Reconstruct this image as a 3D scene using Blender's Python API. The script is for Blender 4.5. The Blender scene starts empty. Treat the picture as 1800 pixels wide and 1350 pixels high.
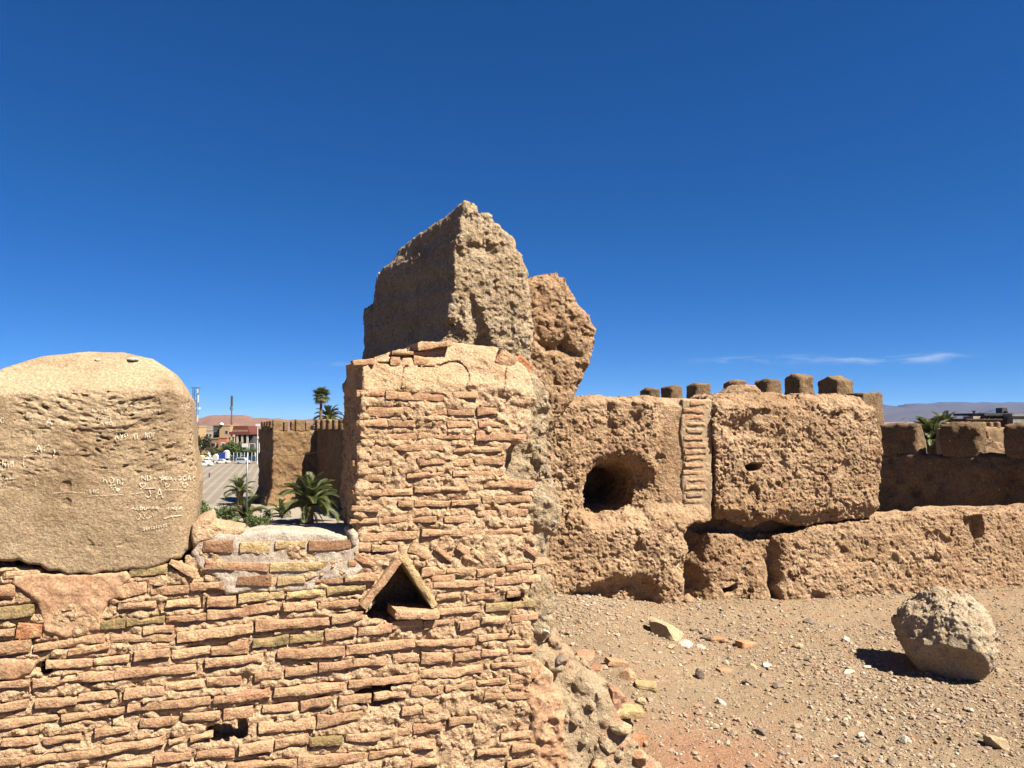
import bpy, math, random
import numpy as np
from mathutils import Vector, Matrix
R = math.radians
SC = bpy.context.scene
COL = SC.collection
random.seed(7)

# ------------------------------------------------------------------ camera, sky, sun, exposure
EYE = 1.6
F = 1334.0                       # focal length in photo pixels (1800 wide)
PITCH = math.atan(65.0 / F)
cam_d = bpy.data.cameras.new('camera')
cam_d.sensor_width = 36.0
cam_d.lens = 36.0 * F / 1800.0
cam_d.clip_start = 0.05
cam_d.clip_end = 120000.0
cam = bpy.data.objects.new('camera', cam_d)
COL.objects.link(cam)
cam.location = (0, 0, EYE)
cam.rotation_euler = (R(90) + PITCH, 0, 0)
SC.camera = cam

SUN_EL, SUN_AZ = R(51), R(58)    # azimuth measured from straight behind the camera towards the right
SUNV = Vector((math.cos(SUN_EL) * math.sin(SUN_AZ), -math.cos(SUN_EL) * math.cos(SUN_AZ), math.sin(SUN_EL)))
sun_d = bpy.data.lights.new('sun', 'SUN')
sun_d.energy = 5.0
sun_d.angle = R(0.53)
sun_d.color = (1.0, 0.915, 0.775)
sun = bpy.data.objects.new('sun', sun_d)
COL.objects.link(sun)
sun.location = (0, 0, 40)
sun.rotation_euler = SUNV.to_track_quat('Z', 'Y').to_euler()

world = bpy.data.worlds.new('World')
SC.world = world
world.use_nodes = True
wn, wl = world.node_tree.nodes, world.node_tree.links
wn.clear()
w_out = wn.new('ShaderNodeOutputWorld')
w_bg = wn.new('ShaderNodeBackground')
w_sky = wn.new('ShaderNodeTexSky')
w_sky.sky_type = 'NISHITA'
w_sky.sun_disc = False
w_sky.sun_elevation = SUN_EL
# rotation 0 puts the sun towards +Y; it turns clockwise seen from above
w_sky.sun_rotation = math.atan2(SUNV.x, SUNV.y)
w_sky.altitude = 3000
w_sky.air_density = 0.7
w_sky.dust_density = 0.0
w_sky.ozone_density = 6.0
w_bg.inputs['Strength'].default_value = 0.05
# thin wisps of cloud low over the mountains
w_tc = wn.new('ShaderNodeTexCoord')
w_map = wn.new('ShaderNodeMapping')
w_map.inputs['Scale'].default_value = (22, 22, 120)
w_noi = wn.new('ShaderNodeTexNoise')
w_noi.inputs['Scale'].default_value = 1.0
w_noi.inputs['Detail'].default_value = 6
w_noi.inputs['Distortion'].default_value = 0.6
w_ramp = wn.new('ShaderNodeMapRange')
w_ramp.inputs['From Min'].default_value = 0.42
w_ramp.inputs['From Max'].default_value = 0.85
w_sep = wn.new('ShaderNodeSeparateXYZ')
def wmath(op, a, b=None, c=None):
    n = wn.new('ShaderNodeMath'); n.operation = op
    for i, v in enumerate((a, b, c)):
        if v is None: continue
        if isinstance(v, (int, float)): n.inputs[i].default_value = v
        else: wl.new(v, n.inputs[i])
    return n.outputs[0]
wl.new(w_tc.outputs['Generated'], w_map.inputs['Vector'])
wl.new(w_map.outputs['Vector'], w_noi.inputs['Vector'])
wl.new(w_tc.outputs['Generated'], w_sep.inputs[0])
wl.new(w_noi.outputs['Fac'], w_ramp.inputs['Value'])
az_ = wmath('ARCTAN2', w_sep.outputs['X'], w_sep.outputs['Y'])
el_ = wmath('ARCSINE', w_sep.outputs['Z'])
def lump(c_az, s_az, c_el, s_el, k):
    a = wmath('POWER', wmath('DIVIDE', wmath('SUBTRACT', az_, c_az), s_az), 2.0)
    a = wmath('POWER', wmath('ABSOLUTE', wmath('DIVIDE', wmath('SUBTRACT', az_, c_az), s_az)), 4.0)
    e = wmath('POWER', wmath('ABSOLUTE', wmath('DIVIDE', wmath('SUBTRACT', el_, c_el), s_el)), 2.0)
    return wmath('MULTIPLY', wmath('EXPONENT', wmath('MULTIPLY', wmath('ADD', a, e), -1.0)), k)
m_ = wmath('ADD', lump(0.478, 0.062, 0.0735, 0.0050, 0.95), lump(0.33, 0.09, 0.0760, 0.0048, 0.62))
m_ = wmath('ADD', m_, lump(-0.225, 0.03, 0.0725, 0.0035, 0.45))
cl_ = wmath('MULTIPLY', wmath('MULTIPLY', m_, w_ramp.outputs['Result']), 0.85)
w_mix = wn.new('ShaderNodeMixRGB')
w_mix.inputs['Color2'].default_value = (4.4, 4.9, 5.3, 1)
wl.new(cl_, w_mix.inputs['Fac'])
w_hsv = wn.new('ShaderNodeHueSaturation')
w_hsv.inputs['Saturation'].default_value = 1.23
wl.new(w_sky.outputs['Color'], w_hsv.inputs['Color'])
w_gam = wn.new('ShaderNodeGamma')
w_gam.inputs['Gamma'].default_value = 0.8
wl.new(w_hsv.outputs['Color'], w_gam.inputs['Color'])
w_tint = wn.new('ShaderNodeMixRGB'); w_tint.blend_type = 'MULTIPLY'
w_tint.inputs['Fac'].default_value = 1.0; w_tint.inputs['Color2'].default_value = (0.42, 0.675, 0.945, 1)
wl.new(w_gam.outputs['Color'], w_tint.inputs['Color1'])
wl.new(w_tint.outputs['Color'], w_mix.inputs['Color1'])
wl.new(w_mix.outputs['Color'], w_bg.inputs['Color'])
wl.new(w_bg.outputs[0], w_out.inputs['Surface'])

SC.view_settings.view_transform = 'Standard'
SC.view_settings.look = 'None'
SC.view_settings.gamma = 1.0
SC.view_settings.exposure = 1.86
SC.view_settings.use_curve_mapping = False
SC.render.engine = 'CYCLES'
SC.cycles.max_bounces = 6
SC.cycles.diffuse_bounces = 4
SC.cycles.use_denoising = True
SC.cycles.denoiser = 'OPENIMAGEDENOISE'
SC.cycles.denoising_input_passes = 'RGB_ALBEDO_NORMAL'
SC.cycles.denoising_prefilter = 'ACCURATE'

# ------------------------------------------------------------------ helpers: pixels, frames, noise, solids
CP, SP_ = math.cos(PITCH), math.sin(PITCH)
def ray(px, py):
    a, b = (px - 900.0) / F, (675.0 - py) / F
    return np.array([a, CP - b * SP_, SP_ + b * CP])
def at(px, py, Y):
    """world point seen at photo pixel (px, py), Y metres in front of the camera"""
    d = ray(px, py); d = d * (Y / d[1])
    return np.array([d[0], d[1], d[2] + EYE])
def on_z(px, py, z=0.0):
    d = ray(px, py); d = d * ((z - EYE) / d[2])
    return np.array([d[0], d[1], z])

class Frame:
    """a vertical plane: u along it, v up, w into it (away from the camera)"""
    def __init__(s, x, y, deg):
        s.o = np.array([x, y, 0.0]); a = R(deg)
        s.u = np.array([math.cos(a), math.sin(a), 0]); s.w = np.array([-math.sin(a), math.cos(a), 0])
    def pix(s, px, py, w=0.0):
        d = ray(px, py); c = np.array([0, 0, EYE])
        t = (np.dot(s.o - c, s.w) + w) / np.dot(d, s.w)
        p = c + d * t
        return np.array([np.dot(p - s.o, s.u), p[2]])
    def scale(s, px, py):            # metres for one photo pixel on the plane
        d = ray(px, py); c = np.array([0, 0, EYE])
        t = np.dot(s.o - c, s.w) / np.dot(d, s.w)
        return t / F
    def world(s, U, W, V):
        return np.stack([s.o[0] + U * s.u[0] + W * s.w[0], s.o[1] + U * s.u[1] + W * s.w[1], V], -1)

def _hi(x, y, z, seed):
    h = x * np.uint32(374761393) + y * np.uint32(668265263) + z * np.uint32(2147483647) + np.uint32((seed * 974711 + 12345) & 0xffffffff)
    h ^= h >> np.uint32(13); h *= np.uint32(1274126177)
    h ^= h >> np.uint32(16); h *= np.uint32(2246822519)
    h ^= h >> np.uint32(15)
    return h
def _u(I): return I.astype(np.int32).view(np.uint32)
K24 = np.float32(1.0 / 16777215.0)
def vnoise(P, f, seed=0):
    """smooth noise in -1..1"""
    Q = P * np.float32(f) + np.float32(seed * 17.31)
    I = np.floor(Q); T = Q - I
    T = T * T * T * (T * (T * 6 - 15) + 10)
    x, y, z = _u(I[..., 0]), _u(I[..., 1]), _u(I[..., 2]); a, b, c = T[..., 0], T[..., 1], T[..., 2]
    o = np.uint32(1)
    g = lambda i, j, k: (_hi(x + o if i else x, y + o if j else y, z + o if k else z, seed) >> np.uint32(8)).astype(np.float32)
    def l(p, q, t): return p + (q - p) * t
    r = l(l(l(g(0, 0, 0), g(1, 0, 0), a), l(g(0, 1, 0), g(1, 1, 0), a), b), l(l(g(0, 0, 1), g(1, 0, 1), a), l(g(0, 1, 1), g(1, 1, 1), a), b), c)
    return r * (2 * K24) - 1
ROT = np.array([[0.36, 0.48, -0.8], [-0.8, 0.6, 0.0], [0.48, 0.64, 0.6]], np.float32)
def fbm(P, f, n=4, seed=0, gain=0.5):
    s, a, Q = 0.0, 1.0, P
    for i in range(n):
        s = s + a * vnoise(Q, f, seed + i); a *= gain; f *= 2.03; Q = Q @ ROT
    return s
def ridge(P, f, n=3, seed=0, gain=0.5):
    s, a, Q = 0.0, 1.0, P
    for i in range(n):
        s = s + a * (1 - 2 * np.abs(vnoise(Q, f, seed + i))); a *= gain; f *= 2.1; Q = Q @ ROT
    return s
def pebbles(P, f, seed=0, dens=0.5):
    """round stones standing out of a surface, 0..0.5"""
    Q = P * np.float32(f); I = np.floor(Q - np.float32(0.5)); best = np.zeros(P.shape[:-1], np.float32)
    k10 = np.float32(1 / 1023.0); m10 = np.uint32(1023)
    for dx in (0, 1):
        for dy in (0, 1):
            for dz in (0, 1):
                x, y, z = I[..., 0] + dx, I[..., 1] + dy, I[..., 2] + dz
                h = _hi(_u(x), _u(y), _u(z), seed); g = _hi(h, h, h, seed + 1)
                r = (g >> np.uint32(22)).astype(np.float32) * k10
                d2 = (x + (h & m10).astype(np.float32) * k10 - Q[..., 0]) ** 2 + (y + ((h >> np.uint32(10)) & m10).astype(np.float32) * k10 - Q[..., 1]) ** 2 + (z + (h >> np.uint32(22)).astype(np.float32) * k10 - Q[..., 2]) ** 2
                rad = np.where(r < dens, 0.22 + 0.28 * r / dens, 0)
                best = np.maximum(best, rad * rad - d2)
    return np.sqrt(best)

def poly_sdf(U, V, pts):
    pts = np.asarray(pts, float)
    d = np.full(U.shape, 1e9); s = np.ones(U.shape)
    n = len(pts)
    for i in range(n):
        a, b = pts[i], pts[i - 1]
        ex, ey = b - a
        wx, wy = U - a[0], V - a[1]
        t = np.clip((wx * ex + wy * ey) / (ex * ex + ey * ey + 1e-12), 0, 1)
        d = np.minimum(d, (wx - ex * t) ** 2 + (wy - ey * t) ** 2)
        c1, c2, c3 = V >= a[1], V < b[1], ex * wy > ey * wx
        s = np.where((c1 & c2 & c3) | (~c1 & ~c2 & ~c3), -s, s)
    return s * np.sqrt(d)

def nets(D, o, h):
    """surface nets: grid of signed distances -> vertices (grid axes), quads"""
    D = D.astype(np.float32); S = D < 0
    nx, ny, nz = D.shape
    cnt = np.zeros((nx - 1, ny - 1, nz - 1), np.uint8)
    for i in (0, 1):
        for j in (0, 1):
            for k in (0, 1):
                cnt += S[i:nx - 1 + i, j:ny - 1 + j, k:nz - 1 + k]
    act = (cnt > 0) & (cnt < 8)
    I = np.argwhere(act)
    idx = np.full(act.shape, -1, np.int64); idx[act] = np.arange(len(I))
    acc = np.zeros((len(I), 3)); num = np.zeros(len(I))
    cs = [(i, j, k) for i in (0, 1) for j in (0, 1) for k in (0, 1)]
    for a in range(8):
        for b in range(a + 1, 8):
            A, B = np.array(cs[a]), np.array(cs[b])
            if np.abs(A - B).sum() != 1: continue
            va = D[I[:, 0] + A[0], I[:, 1] + A[1], I[:, 2] + A[2]]; vb = D[I[:, 0] + B[0], I[:, 1] + B[1], I[:, 2] + B[2]]
            m = (va < 0) != (vb < 0)
            t = np.where(m, va / np.where(m, va - vb, 1), 0)
            acc += np.where(m[:, None], A + (B - A) * t[:, None], 0); num += m
    verts = (I + acc / num[:, None]) * h + np.array(o)
    quads = []
    for ax in range(3):
        b, c = (ax + 1) % 3, (ax + 2) % 3
        sl0 = [slice(None)] * 3; sl1 = [slice(None)] * 3
        sl0[ax] = slice(0, -1); sl1[ax] = slice(1, None)
        ch = S[tuple(sl0)] != S[tuple(sl1)]
        E = np.argwhere(ch)
        ok = (E[:, b] > 0) & (E[:, c] > 0) & (E[:, b] < D.shape[b] - 1) & (E[:, c] < D.shape[c] - 1)
        E = E[ok]
        ins = S[E[:, 0], E[:, 1], E[:, 2]]
        def cell(db, dc):
            X = E.copy(); X[:, b] += db; X[:, c] += dc
            return idx[X[:, 0], X[:, 1], X[:, 2]]
        q = np.stack([cell(-1, -1), cell(0, -1), cell(0, 0), cell(-1, 0)], 1)
        q[~ins] = q[~ins][:, ::-1]
        quads.append(q)
    return verts, np.concatenate(quads)

def new_mesh(name, V, Q, smooth=True):
    V = np.asarray(V, np.float32); Q = np.asarray(Q, np.int32)
    me = bpy.data.meshes.new(name)
    k = Q.shape[1]
    me.vertices.add(len(V)); me.vertices.foreach_set('co', V.ravel())
    me.loops.add(Q.size); me.loops.foreach_set('vertex_index', Q.ravel())
    me.polygons.add(len(Q)); me.polygons.foreach_set('loop_start', np.arange(0, Q.size, k, dtype=np.int32))
    me.polygons.foreach_set('loop_total', np.full(len(Q), k, np.int32))
    me.polygons.foreach_set('use_smooth', np.full(len(Q), smooth))
    me.update(calc_edges=True); me.validate()
    return me
def link(name, me, mat=None, parent=None, loc=(0, 0, 0)):
    o = bpy.data.objects.new(name, me)
    COL.objects.link(o); o.location = loc
    if mat is not None and me is not None and not me.materials: me.materials.append(mat)
    if parent is not None: o.parent = parent
    return o
def tag(o, label=None, cat=None, group=None, kind=None):
    if label: o['label'] = label
    if cat: o['category'] = cat
    if group: o['group'] = group
    if kind: o['kind'] = kind
    return o
def thing(name, loc, label, cat, group=None, rz=0.0):
    o = bpy.data.objects.new(name, None); COL.objects.link(o)
    o.location = loc; o.rotation_euler = (0, 0, rz); o.empty_display_size = 0.2
    return tag(o, label, cat, group)
def origin_of(parent):
    return np.zeros(3) if parent is None else np.array(parent.location)
def solid_mesh(fr, h, base, lo, hi, rough=None, band=0.12, fine=None, fband=0.035):
    """base(U,W,V) signed distance on a local grid (u,w,v); rough() then fine(P,U,W,V) are pushed out near the surface"""
    lo = np.asarray(lo, float); hi = np.asarray(hi, float)
    n = np.ceil((hi - lo) / h).astype(int) + 1
    u = (lo[0] + h * np.arange(n[0])).astype(np.float32); w = (lo[1] + h * np.arange(n[1])).astype(np.float32); v = (lo[2] + h * np.arange(n[2])).astype(np.float32)
    D = np.broadcast_to(base(u[:, None, None], w[None, :, None], v[None, None, :]), n).astype(np.float32).copy()
    for fn, bd in ((rough, band), (fine, fband)):
        if fn is None: continue
        I = np.nonzero(np.abs(D) < bd)
        U, W, V = u[I[0]], w[I[1]], v[I[2]]
        D[I] -= fn(fr.world(U, W, V).astype(np.float32), U, W, V)
    D[0] = D[-1] = 1; D[:, 0] = D[:, -1] = 1; D[:, :, 0] = D[:, :, -1] = 1
    vt, q = nets(D, lo, h)
    return fr.world(vt[:, 0], vt[:, 1], vt[:, 2]), q
def slab_base(pts, w0, w1, r, front=None, cut=None):
    """an outline in (u,v) pushed back from w0 to w1 with rounded edges; front(u,v) sinks the front face; cut() carves"""
    def base(U, W, V):
        u2, v2 = U[:, 0, :], V[0, 0, :][None, :]
        u2, v2 = np.broadcast_arrays(u2, v2)
        p = poly_sdf(u2, v2, pts)[:, None, :]
        f = 0.0 if front is None else front(u2, v2)[:, None, :]
        dw = np.maximum(w0 + f - W, W - w1)
        a, b = p + r, dw + r
        d = np.sqrt(np.maximum(a, 0) ** 2 + np.maximum(b, 0) ** 2) + np.minimum(np.maximum(a, b), 0) - r
        if cut is not None: d = cut(d, U, W, V)
        return d
    return base
def slab(name, fr, pts, w0, w1, r, h, mat, parent=None, front=None, cut=None, rough=None, band=0.12, pad=0.12, fine=None, fband=0.035, smooth=True):
    pts = np.asarray(pts)
    lo = (pts[:, 0].min() - pad, w0 - pad, pts[:, 1].min() - pad); hi = (pts[:, 0].max() + pad, w1 + pad, pts[:, 1].max() + pad)
    V, Q = solid_mesh(fr, h, slab_base(pts, w0, w1, r, front, cut), lo, hi, rough, band, fine, fband)
    o = origin_of(parent)
    loc = (0, 0, 0)
    if parent is None:
        o = np.array([V[:, 0].mean(), V[:, 1].mean(), V[:, 2].min()]); loc = o
    return link(name, new_mesh(name, V - o, Q, smooth), mat, parent, loc)
def pxs(fr, L, w=0.0):
    return np.array([fr.pix(p[0], p[1], p[2] if len(p) > 2 else w) for p in L])
def sstep(a, b, x):
    t = np.clip((x - a) / (b - a), 0, 1); return t * t * (3 - 2 * t)

def warp(u, v, amp=0.025, f=7.0, s=0):
    P = np.stack([u, v, np.zeros_like(u)], -1).astype(np.float32)
    return u + amp * fbm(P, f, 2, 901 + s), v + amp * fbm(P, f, 2, 911 + s)
class MB:
    """collects simple shapes into one mesh"""
    def __init__(s): s.v = []; s.f = []
    def add(s, V, Fs):
        n = len(s.v); s.v += [tuple(map(float, p)) for p in V]; s.f += [tuple(i + n for i in f) for f in Fs]; return s
    def box(s, x0, x1, y0, y1, z0, z1):
        V = [(x, y, z) for x in (x0, x1) for y in (y0, y1) for z in (z0, z1)]
        return s.add(V, [(0, 1, 3, 2), (4, 6, 7, 5), (0, 4, 5, 1), (2, 3, 7, 6), (0, 2, 6, 4), (1, 5, 7, 3)])
    def tube(s, pts, rs, n=8, cap=True):
        pts = [Vector(p) for p in pts]; rings = []
        if isinstance(rs, (int, float)): rs = [rs] * len(pts)
        base = len(s.v)
        for i, p in enumerate(pts):
            t = (pts[min(i + 1, len(pts) - 1)] - pts[max(i - 1, 0)]).normalized()
            a = t.orthogonal().normalized() if abs(t.z) < 0.9 else Vector((1, 0, 0)).cross(t).normalized()
            if abs(t.z) < 0.9: a = Vector((0, 0, 1)).cross(t).normalized()
            b = t.cross(a).normalized()
            for k in range(n):
                g = 2 * math.pi * k / n
                s.v.append(tuple(p + (a * math.cos(g) + b * math.sin(g)) * rs[i]))
        for i in range(len(pts) - 1):
            for k in range(n):
                s.f.append((base + i * n + k, base + i * n + (k + 1) % n, base + (i + 1) * n + (k + 1) % n, base + (i + 1) * n + k))
        if cap:
            s.f.append(tuple(base + k for k in range(n))[::-1]); s.f.append(tuple(base + (len(pts) - 1) * n + k for k in range(n)))
        return s
    def prism(s, poly, y0, y1, ax='y'):
        """outline (a,b) in x,z pushed along y"""
        n = len(poly)
        V = [(a, y0, b) for a, b in poly] + [(a, y1, b) for a, b in poly]
        return s.add(V, [tuple(range(n)), tuple(range(2 * n - 1, n - 1, -1))] + [(i, i + n, (i + 1) % n + n, (i + 1) % n) for i in range(n)])
    def build(s, name, mat=None, parent=None, loc=(0, 0, 0), smooth=False):
        me = bpy.data.meshes.new(name); me.from_pydata(s.v, [], s.f); me.update()
        if smooth: me.polygons.foreach_set('use_smooth', [True] * len(me.polygons))
        return link(name, me, mat, parent, loc)

# ------------------------------------------------------------------ materials
def nodes_of(name):
    m = bpy.data.materials.new(name); m.use_nodes = True
    nt = m.node_tree; nt.nodes.clear()
    out = nt.nodes.new('ShaderNodeOutputMaterial'); b = nt.nodes.new('ShaderNodeBsdfPrincipled')
    nt.links.new(b.outputs[0], out.inputs['Surface'])
    return m, nt, b
def c4(c): return (c[0], c[1], c[2], 1.0)
class NT:
    def __init__(s, nt): s.nt = nt
    def n(s, t, **kw):
        x = s.nt.nodes.new(t)
        for k, v in kw.items(): setattr(x, k, v)
        return x
    def set(s, sock, v):
        if isinstance(v, (int, float)): sock.default_value = v
        elif isinstance(v, (tuple, list)): sock.default_value = c4(v) if len(sock.default_value) == 4 else v
        else: s.nt.links.new(v, sock)
    def math(s, op, a, b=None, clamp=False):
        x = s.n('ShaderNodeMath', operation=op, use_clamp=clamp); s.set(x.inputs[0], a)
        if b is not None: s.set(x.inputs[1], b)
        return x.outputs[0]
    def noise(s, vec, scale, detail=4, rough=0.55, dist=0.0):
        x = s.n('ShaderNodeTexNoise'); s.nt.links.new(vec, x.inputs['Vector'])
        x.inputs['Scale'].default_value = scale; x.inputs['Detail'].default_value = detail
        x.inputs['Roughness'].default_value = rough; x.inputs['Distortion'].default_value = dist
        return x.outputs['Fac']
    def voro(s, vec, scale, feature='F1', out='Distance'):
        x = s.n('ShaderNodeTexVoronoi', feature=feature); s.nt.links.new(vec, x.inputs['Vector']); x.inputs['Scale'].default_value = scale
        return x.outputs[out]
    def rng(s, v, a, b, lo=0.0, hi=1.0):
        x = s.n('ShaderNodeMapRange'); s.set(x.inputs['Value'], v)
        for i, q in zip(('From Min', 'From Max', 'To Min', 'To Max'), (a, b, lo, hi)): x.inputs[i].default_value = q
        return x.outputs['Result']
    def mix(s, f, a, b, mode='MIX'):
        x = s.n('ShaderNodeMixRGB', blend_type=mode); s.set(x.inputs['Fac'], f); s.set(x.inputs['Color1'], a); s.set(x.inputs['Color2'], b)
        return x.outputs['Color']
    def mapping(s, vec, scale):
        x = s.n('ShaderNodeMapping'); s.nt.links.new(vec, x.inputs['Vector']); x.inputs['Scale'].default_value = scale
        return x.outputs['Vector']

KA = 0.52
def earth(name, ca, cb, cc=None, big=1.3, mid=9.0, grain=110.0, speck=0.0, speck_c=(0.62, 0.54, 0.42), speck_s=55.0, bump=0.6, bdist=0.006,
          rough=0.95, vary=0.0, streak=None, coord='pos', cth=0.5, patch=None):
    ca, cb, speck_c = [tuple(x * KA for x in q) for q in (ca, cb, speck_c)]
    if cc is not None: cc = tuple(x * KA for x in cc)
    m, nt, b = nodes_of(name); g = NT(nt)
    if coord == 'pos': vec = g.n('ShaderNodeNewGeometry').outputs['Position']
    else: vec = g.n('ShaderNodeTexCoord').outputs['Object']
    if streak: svec = g.mapping(vec, streak)
    else: svec = vec
    n1 = g.noise(svec, big, 6, 0.6, 0.4); n2 = g.noise(svec, mid, 6, 0.65); n3 = g.noise(vec, grain, 3, 0.7)
    col = g.mix(g.rng(n1, 0.36, 0.64), ca, cb)
    if cc is not None: col = g.mix(g.rng(n2, cth, cth + 0.2), col, cc)
    if patch is not None:                     # a spill of another soil: centre x, y, radius, colour
        sx = g.n('ShaderNodeSeparateXYZ'); nt.links.new(vec, sx.inputs[0])
        r2 = g.math('ADD', g.math('POWER', g.math('SUBTRACT', sx.outputs[0], patch[0]), 2.0), g.math('POWER', g.math('SUBTRACT', sx.outputs[1], patch[1]), 2.0))
        rr = g.math('ADD', g.math('DIVIDE', g.math('SQRT', r2), patch[2]), g.math('MULTIPLY', g.math('SUBTRACT', g.noise(vec, 4.0, 5, 0.6), 0.5), 1.4))
        col = g.mix(g.rng(rr, 0.45, 1.15, 0.75, 0.0), col, tuple(x * KA for x in patch[3]))
    col = g.mix(1.0, col, g.mix(g.rng(n3, 0.3, 0.7), (0.60, 0.575, 0.55), (1.32, 1.32, 1.32)), 'MULTIPLY')
    if vary:
        oi = g.n('ShaderNodeObjectInfo').outputs['Random']
        col = g.mix(1.0, col, g.mix(oi, (1 - vary, 1 - vary * 1.15, 1 - vary * 1.3), (1 + vary, 1 + vary, 1 + vary)), 'MULTIPLY')
    hgt = g.math('ADD', g.math('MULTIPLY', n3, 0.8), g.math('MULTIPLY', g.noise(svec, grain * 0.4, 5, 0.7), 1.3))
    if speck:
        vx = g.n('ShaderNodeTexVoronoi', feature='F1'); nt.links.new(vec, vx.inputs['Vector']); vx.inputs['Scale'].default_value = speck_s
        sp = g.n('ShaderNodeSeparateColor'); nt.links.new(vx.outputs['Color'], sp.inputs[0])
        pick = g.math('LESS_THAN', sp.outputs[0], speck)
        ins = g.math('LESS_THAN', vx.outputs['Distance'], g.rng(sp.outputs[1], 0, 1, 0.2, 0.5))
        k = g.math('MULTIPLY', pick, ins)
        col = g.mix(g.math('MULTIPLY', k, 0.65), col, g.mix(sp.outputs[2], speck_c, tuple(x * 0.45 for x in speck_c)))
        hgt = g.math('ADD', hgt, g.math('MULTIPLY', k, 0.5))
    nt.links.new(col, b.inputs['Base Color'])
    b.inputs['Roughness'].default_value = rough
    b.inputs['Specular IOR Level'].default_value = 0.15
    bp = g.n('ShaderNodeBump'); bp.inputs['Strength'].default_value = bump; bp.inputs['Distance'].default_value = bdist
    nt.links.new(hgt, bp.inputs['Height']); nt.links.new(bp.outputs[0], b.inputs['Normal'])
    return m
def two_tone(name, m1, m2, scale, lo, hi):
    """patches of one earth in another"""
    m, nt, b = nodes_of(name); g = NT(nt); vec = g.n('ShaderNodeNewGeometry').outputs['Position']
    k = g.rng(g.noise(vec, scale, 5, 0.6, 0.5), lo, hi)
    n3 = g.noise(vec, 90, 4, 0.7); n2 = g.noise(vec, 12, 5, 0.6)
    col = g.mix(k, g.mix(g.rng(n2, 0.35, 0.65), m1[0], m1[1]), g.mix(g.rng(n2, 0.35, 0.65), m2[0], m2[1]))
    col = g.mix(1.0, col, g.mix(g.rng(n3, 0.25, 0.75), (0.36, 0.353, 0.345), (0.66, 0.66, 0.66)), 'MULTIPLY')
    nt.links.new(col, b.inputs['Base Color']); b.inputs['Roughness'].default_value = 0.95; b.inputs['Specular IOR Level'].default_value = 0.15
    bp = g.n('ShaderNodeBump'); bp.inputs['Strength'].default_value = 1.0; bp.inputs['Distance'].default_value = 0.016
    nt.links.new(n3, bp.inputs['Height']); nt.links.new(bp.outputs[0], b.inputs['Normal'])
    return m
def plain(name, c, rough=0.6, metal=0.0, vary=0.12, scale=6.0, spec=0.3):
    c = tuple(x * KA for x in c)
    m, nt, b = nodes_of(name); g = NT(nt)
    vec = g.n('ShaderNodeTexCoord').outputs['Object']
    n = g.noise(vec, scale, 5, 0.6)
    col = g.mix(1.0, c, g.mix(g.rng(n, 0.3, 0.7), (1 - vary,) * 3, (1 + vary,) * 3), 'MULTIPLY')
    nt.links.new(col, b.inputs['Base Color'])
    b.inputs['Roughness'].default_value = rough; b.inputs['Metallic'].default_value = metal; b.inputs['Specular IOR Level'].default_value = spec
    return m
M = {}
CLAY = (0.59, 0.41, 0.24)
M['mortar'] = earth('clay_mortar', (0.60, 0.41, 0.25), (0.68, 0.48, 0.31), (0.53, 0.335, 0.195), mid=14, speck=0.14, speck_s=110, bump=1.0, bdist=0.011)
M['brick'] = earth('old_brick', (0.515, 0.298, 0.182), (0.58, 0.36, 0.225), CLAY, big=6, mid=18, grain=140, bump=0.9, bdist=0.006, vary=0.15, cth=0.42)
M['brick_pink'] = earth('pink_brick', (0.49, 0.255, 0.15), (0.55, 0.32, 0.20), CLAY, big=6, mid=18, grain=140, bump=0.9, bdist=0.006, vary=0.15, cth=0.42)
M['brick_red'] = earth('red_brick', (0.44, 0.18, 0.09), (0.49, 0.24, 0.125), CLAY, big=7, mid=18, grain=140, bump=0.9, bdist=0.006, vary=0.1)
M['brick_green'] = earth('lichen_brick', (0.36, 0.265, 0.125), (0.44, 0.32, 0.165), (0.30, 0.25, 0.12), big=9, mid=22, grain=140, bump=0.9, bdist=0.006, vary=0.1)
M['brick_dark'] = earth('dark_brick', (0.29, 0.15, 0.085), (0.36, 0.205, 0.12), (0.42, 0.27, 0.16), big=8, mid=18, grain=140, bump=0.9, bdist=0.006, vary=0.1)
M['brick_yellow'] = earth('yellow_brick', (0.54, 0.39, 0.20), (0.60, 0.455, 0.25), (0.42, 0.27, 0.125), big=8, mid=18, grain=140, bump=0.9, bdist=0.006, vary=0.08)
M['cement'] = earth('pale_cement', (0.50, 0.42, 0.34), (0.58, 0.49, 0.40), (0.46, 0.365, 0.27), mid=12, grain=170, speck=0.15, speck_s=130, speck_c=(0.75, 0.7, 0.62), bump=0.8, bdist=0.004)
M['plaster'] = earth('mud_plaster', (0.385, 0.28, 0.175), (0.49, 0.375, 0.245), (0.285, 0.195, 0.115), big=2.6, mid=6, grain=120, speck=0.05, speck_s=90, bump=0.8, bdist=0.006, streak=(0.6, 0.6, 1.0))
M['pinkplaster'] = earth('pink_plaster', (0.53, 0.31, 0.185), (0.57, 0.37, 0.23), (0.48, 0.27, 0.15), big=4, mid=14, grain=120, bump=0.6, bdist=0.005)
M['rammed'] = earth('rammed_earth', (0.445, 0.287, 0.167), (0.58, 0.40, 0.25), (0.345, 0.20, 0.11), big=1.6, mid=7, grain=70, speck=0.14, speck_s=38, bump=1.0, bdist=0.017)
M['rammed_grey'] = earth('grey_rammed_earth', (0.48, 0.36, 0.23), (0.58, 0.45, 0.30), (0.38, 0.265, 0.155), big=2.0, mid=9, grain=80, speck=0.30, speck_s=36, speck_c=(0.6, 0.54, 0.45), bump=1.0, bdist=0.017)
M['stone_rough'] = earth('conglomerate', (0.53, 0.42, 0.29), (0.63, 0.52, 0.38), (0.55, 0.37, 0.20), big=3.0, mid=12, grain=90, speck=0.35, speck_s=34, speck_c=(0.6, 0.54, 0.45), bump=1.0, bdist=0.017)
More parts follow.
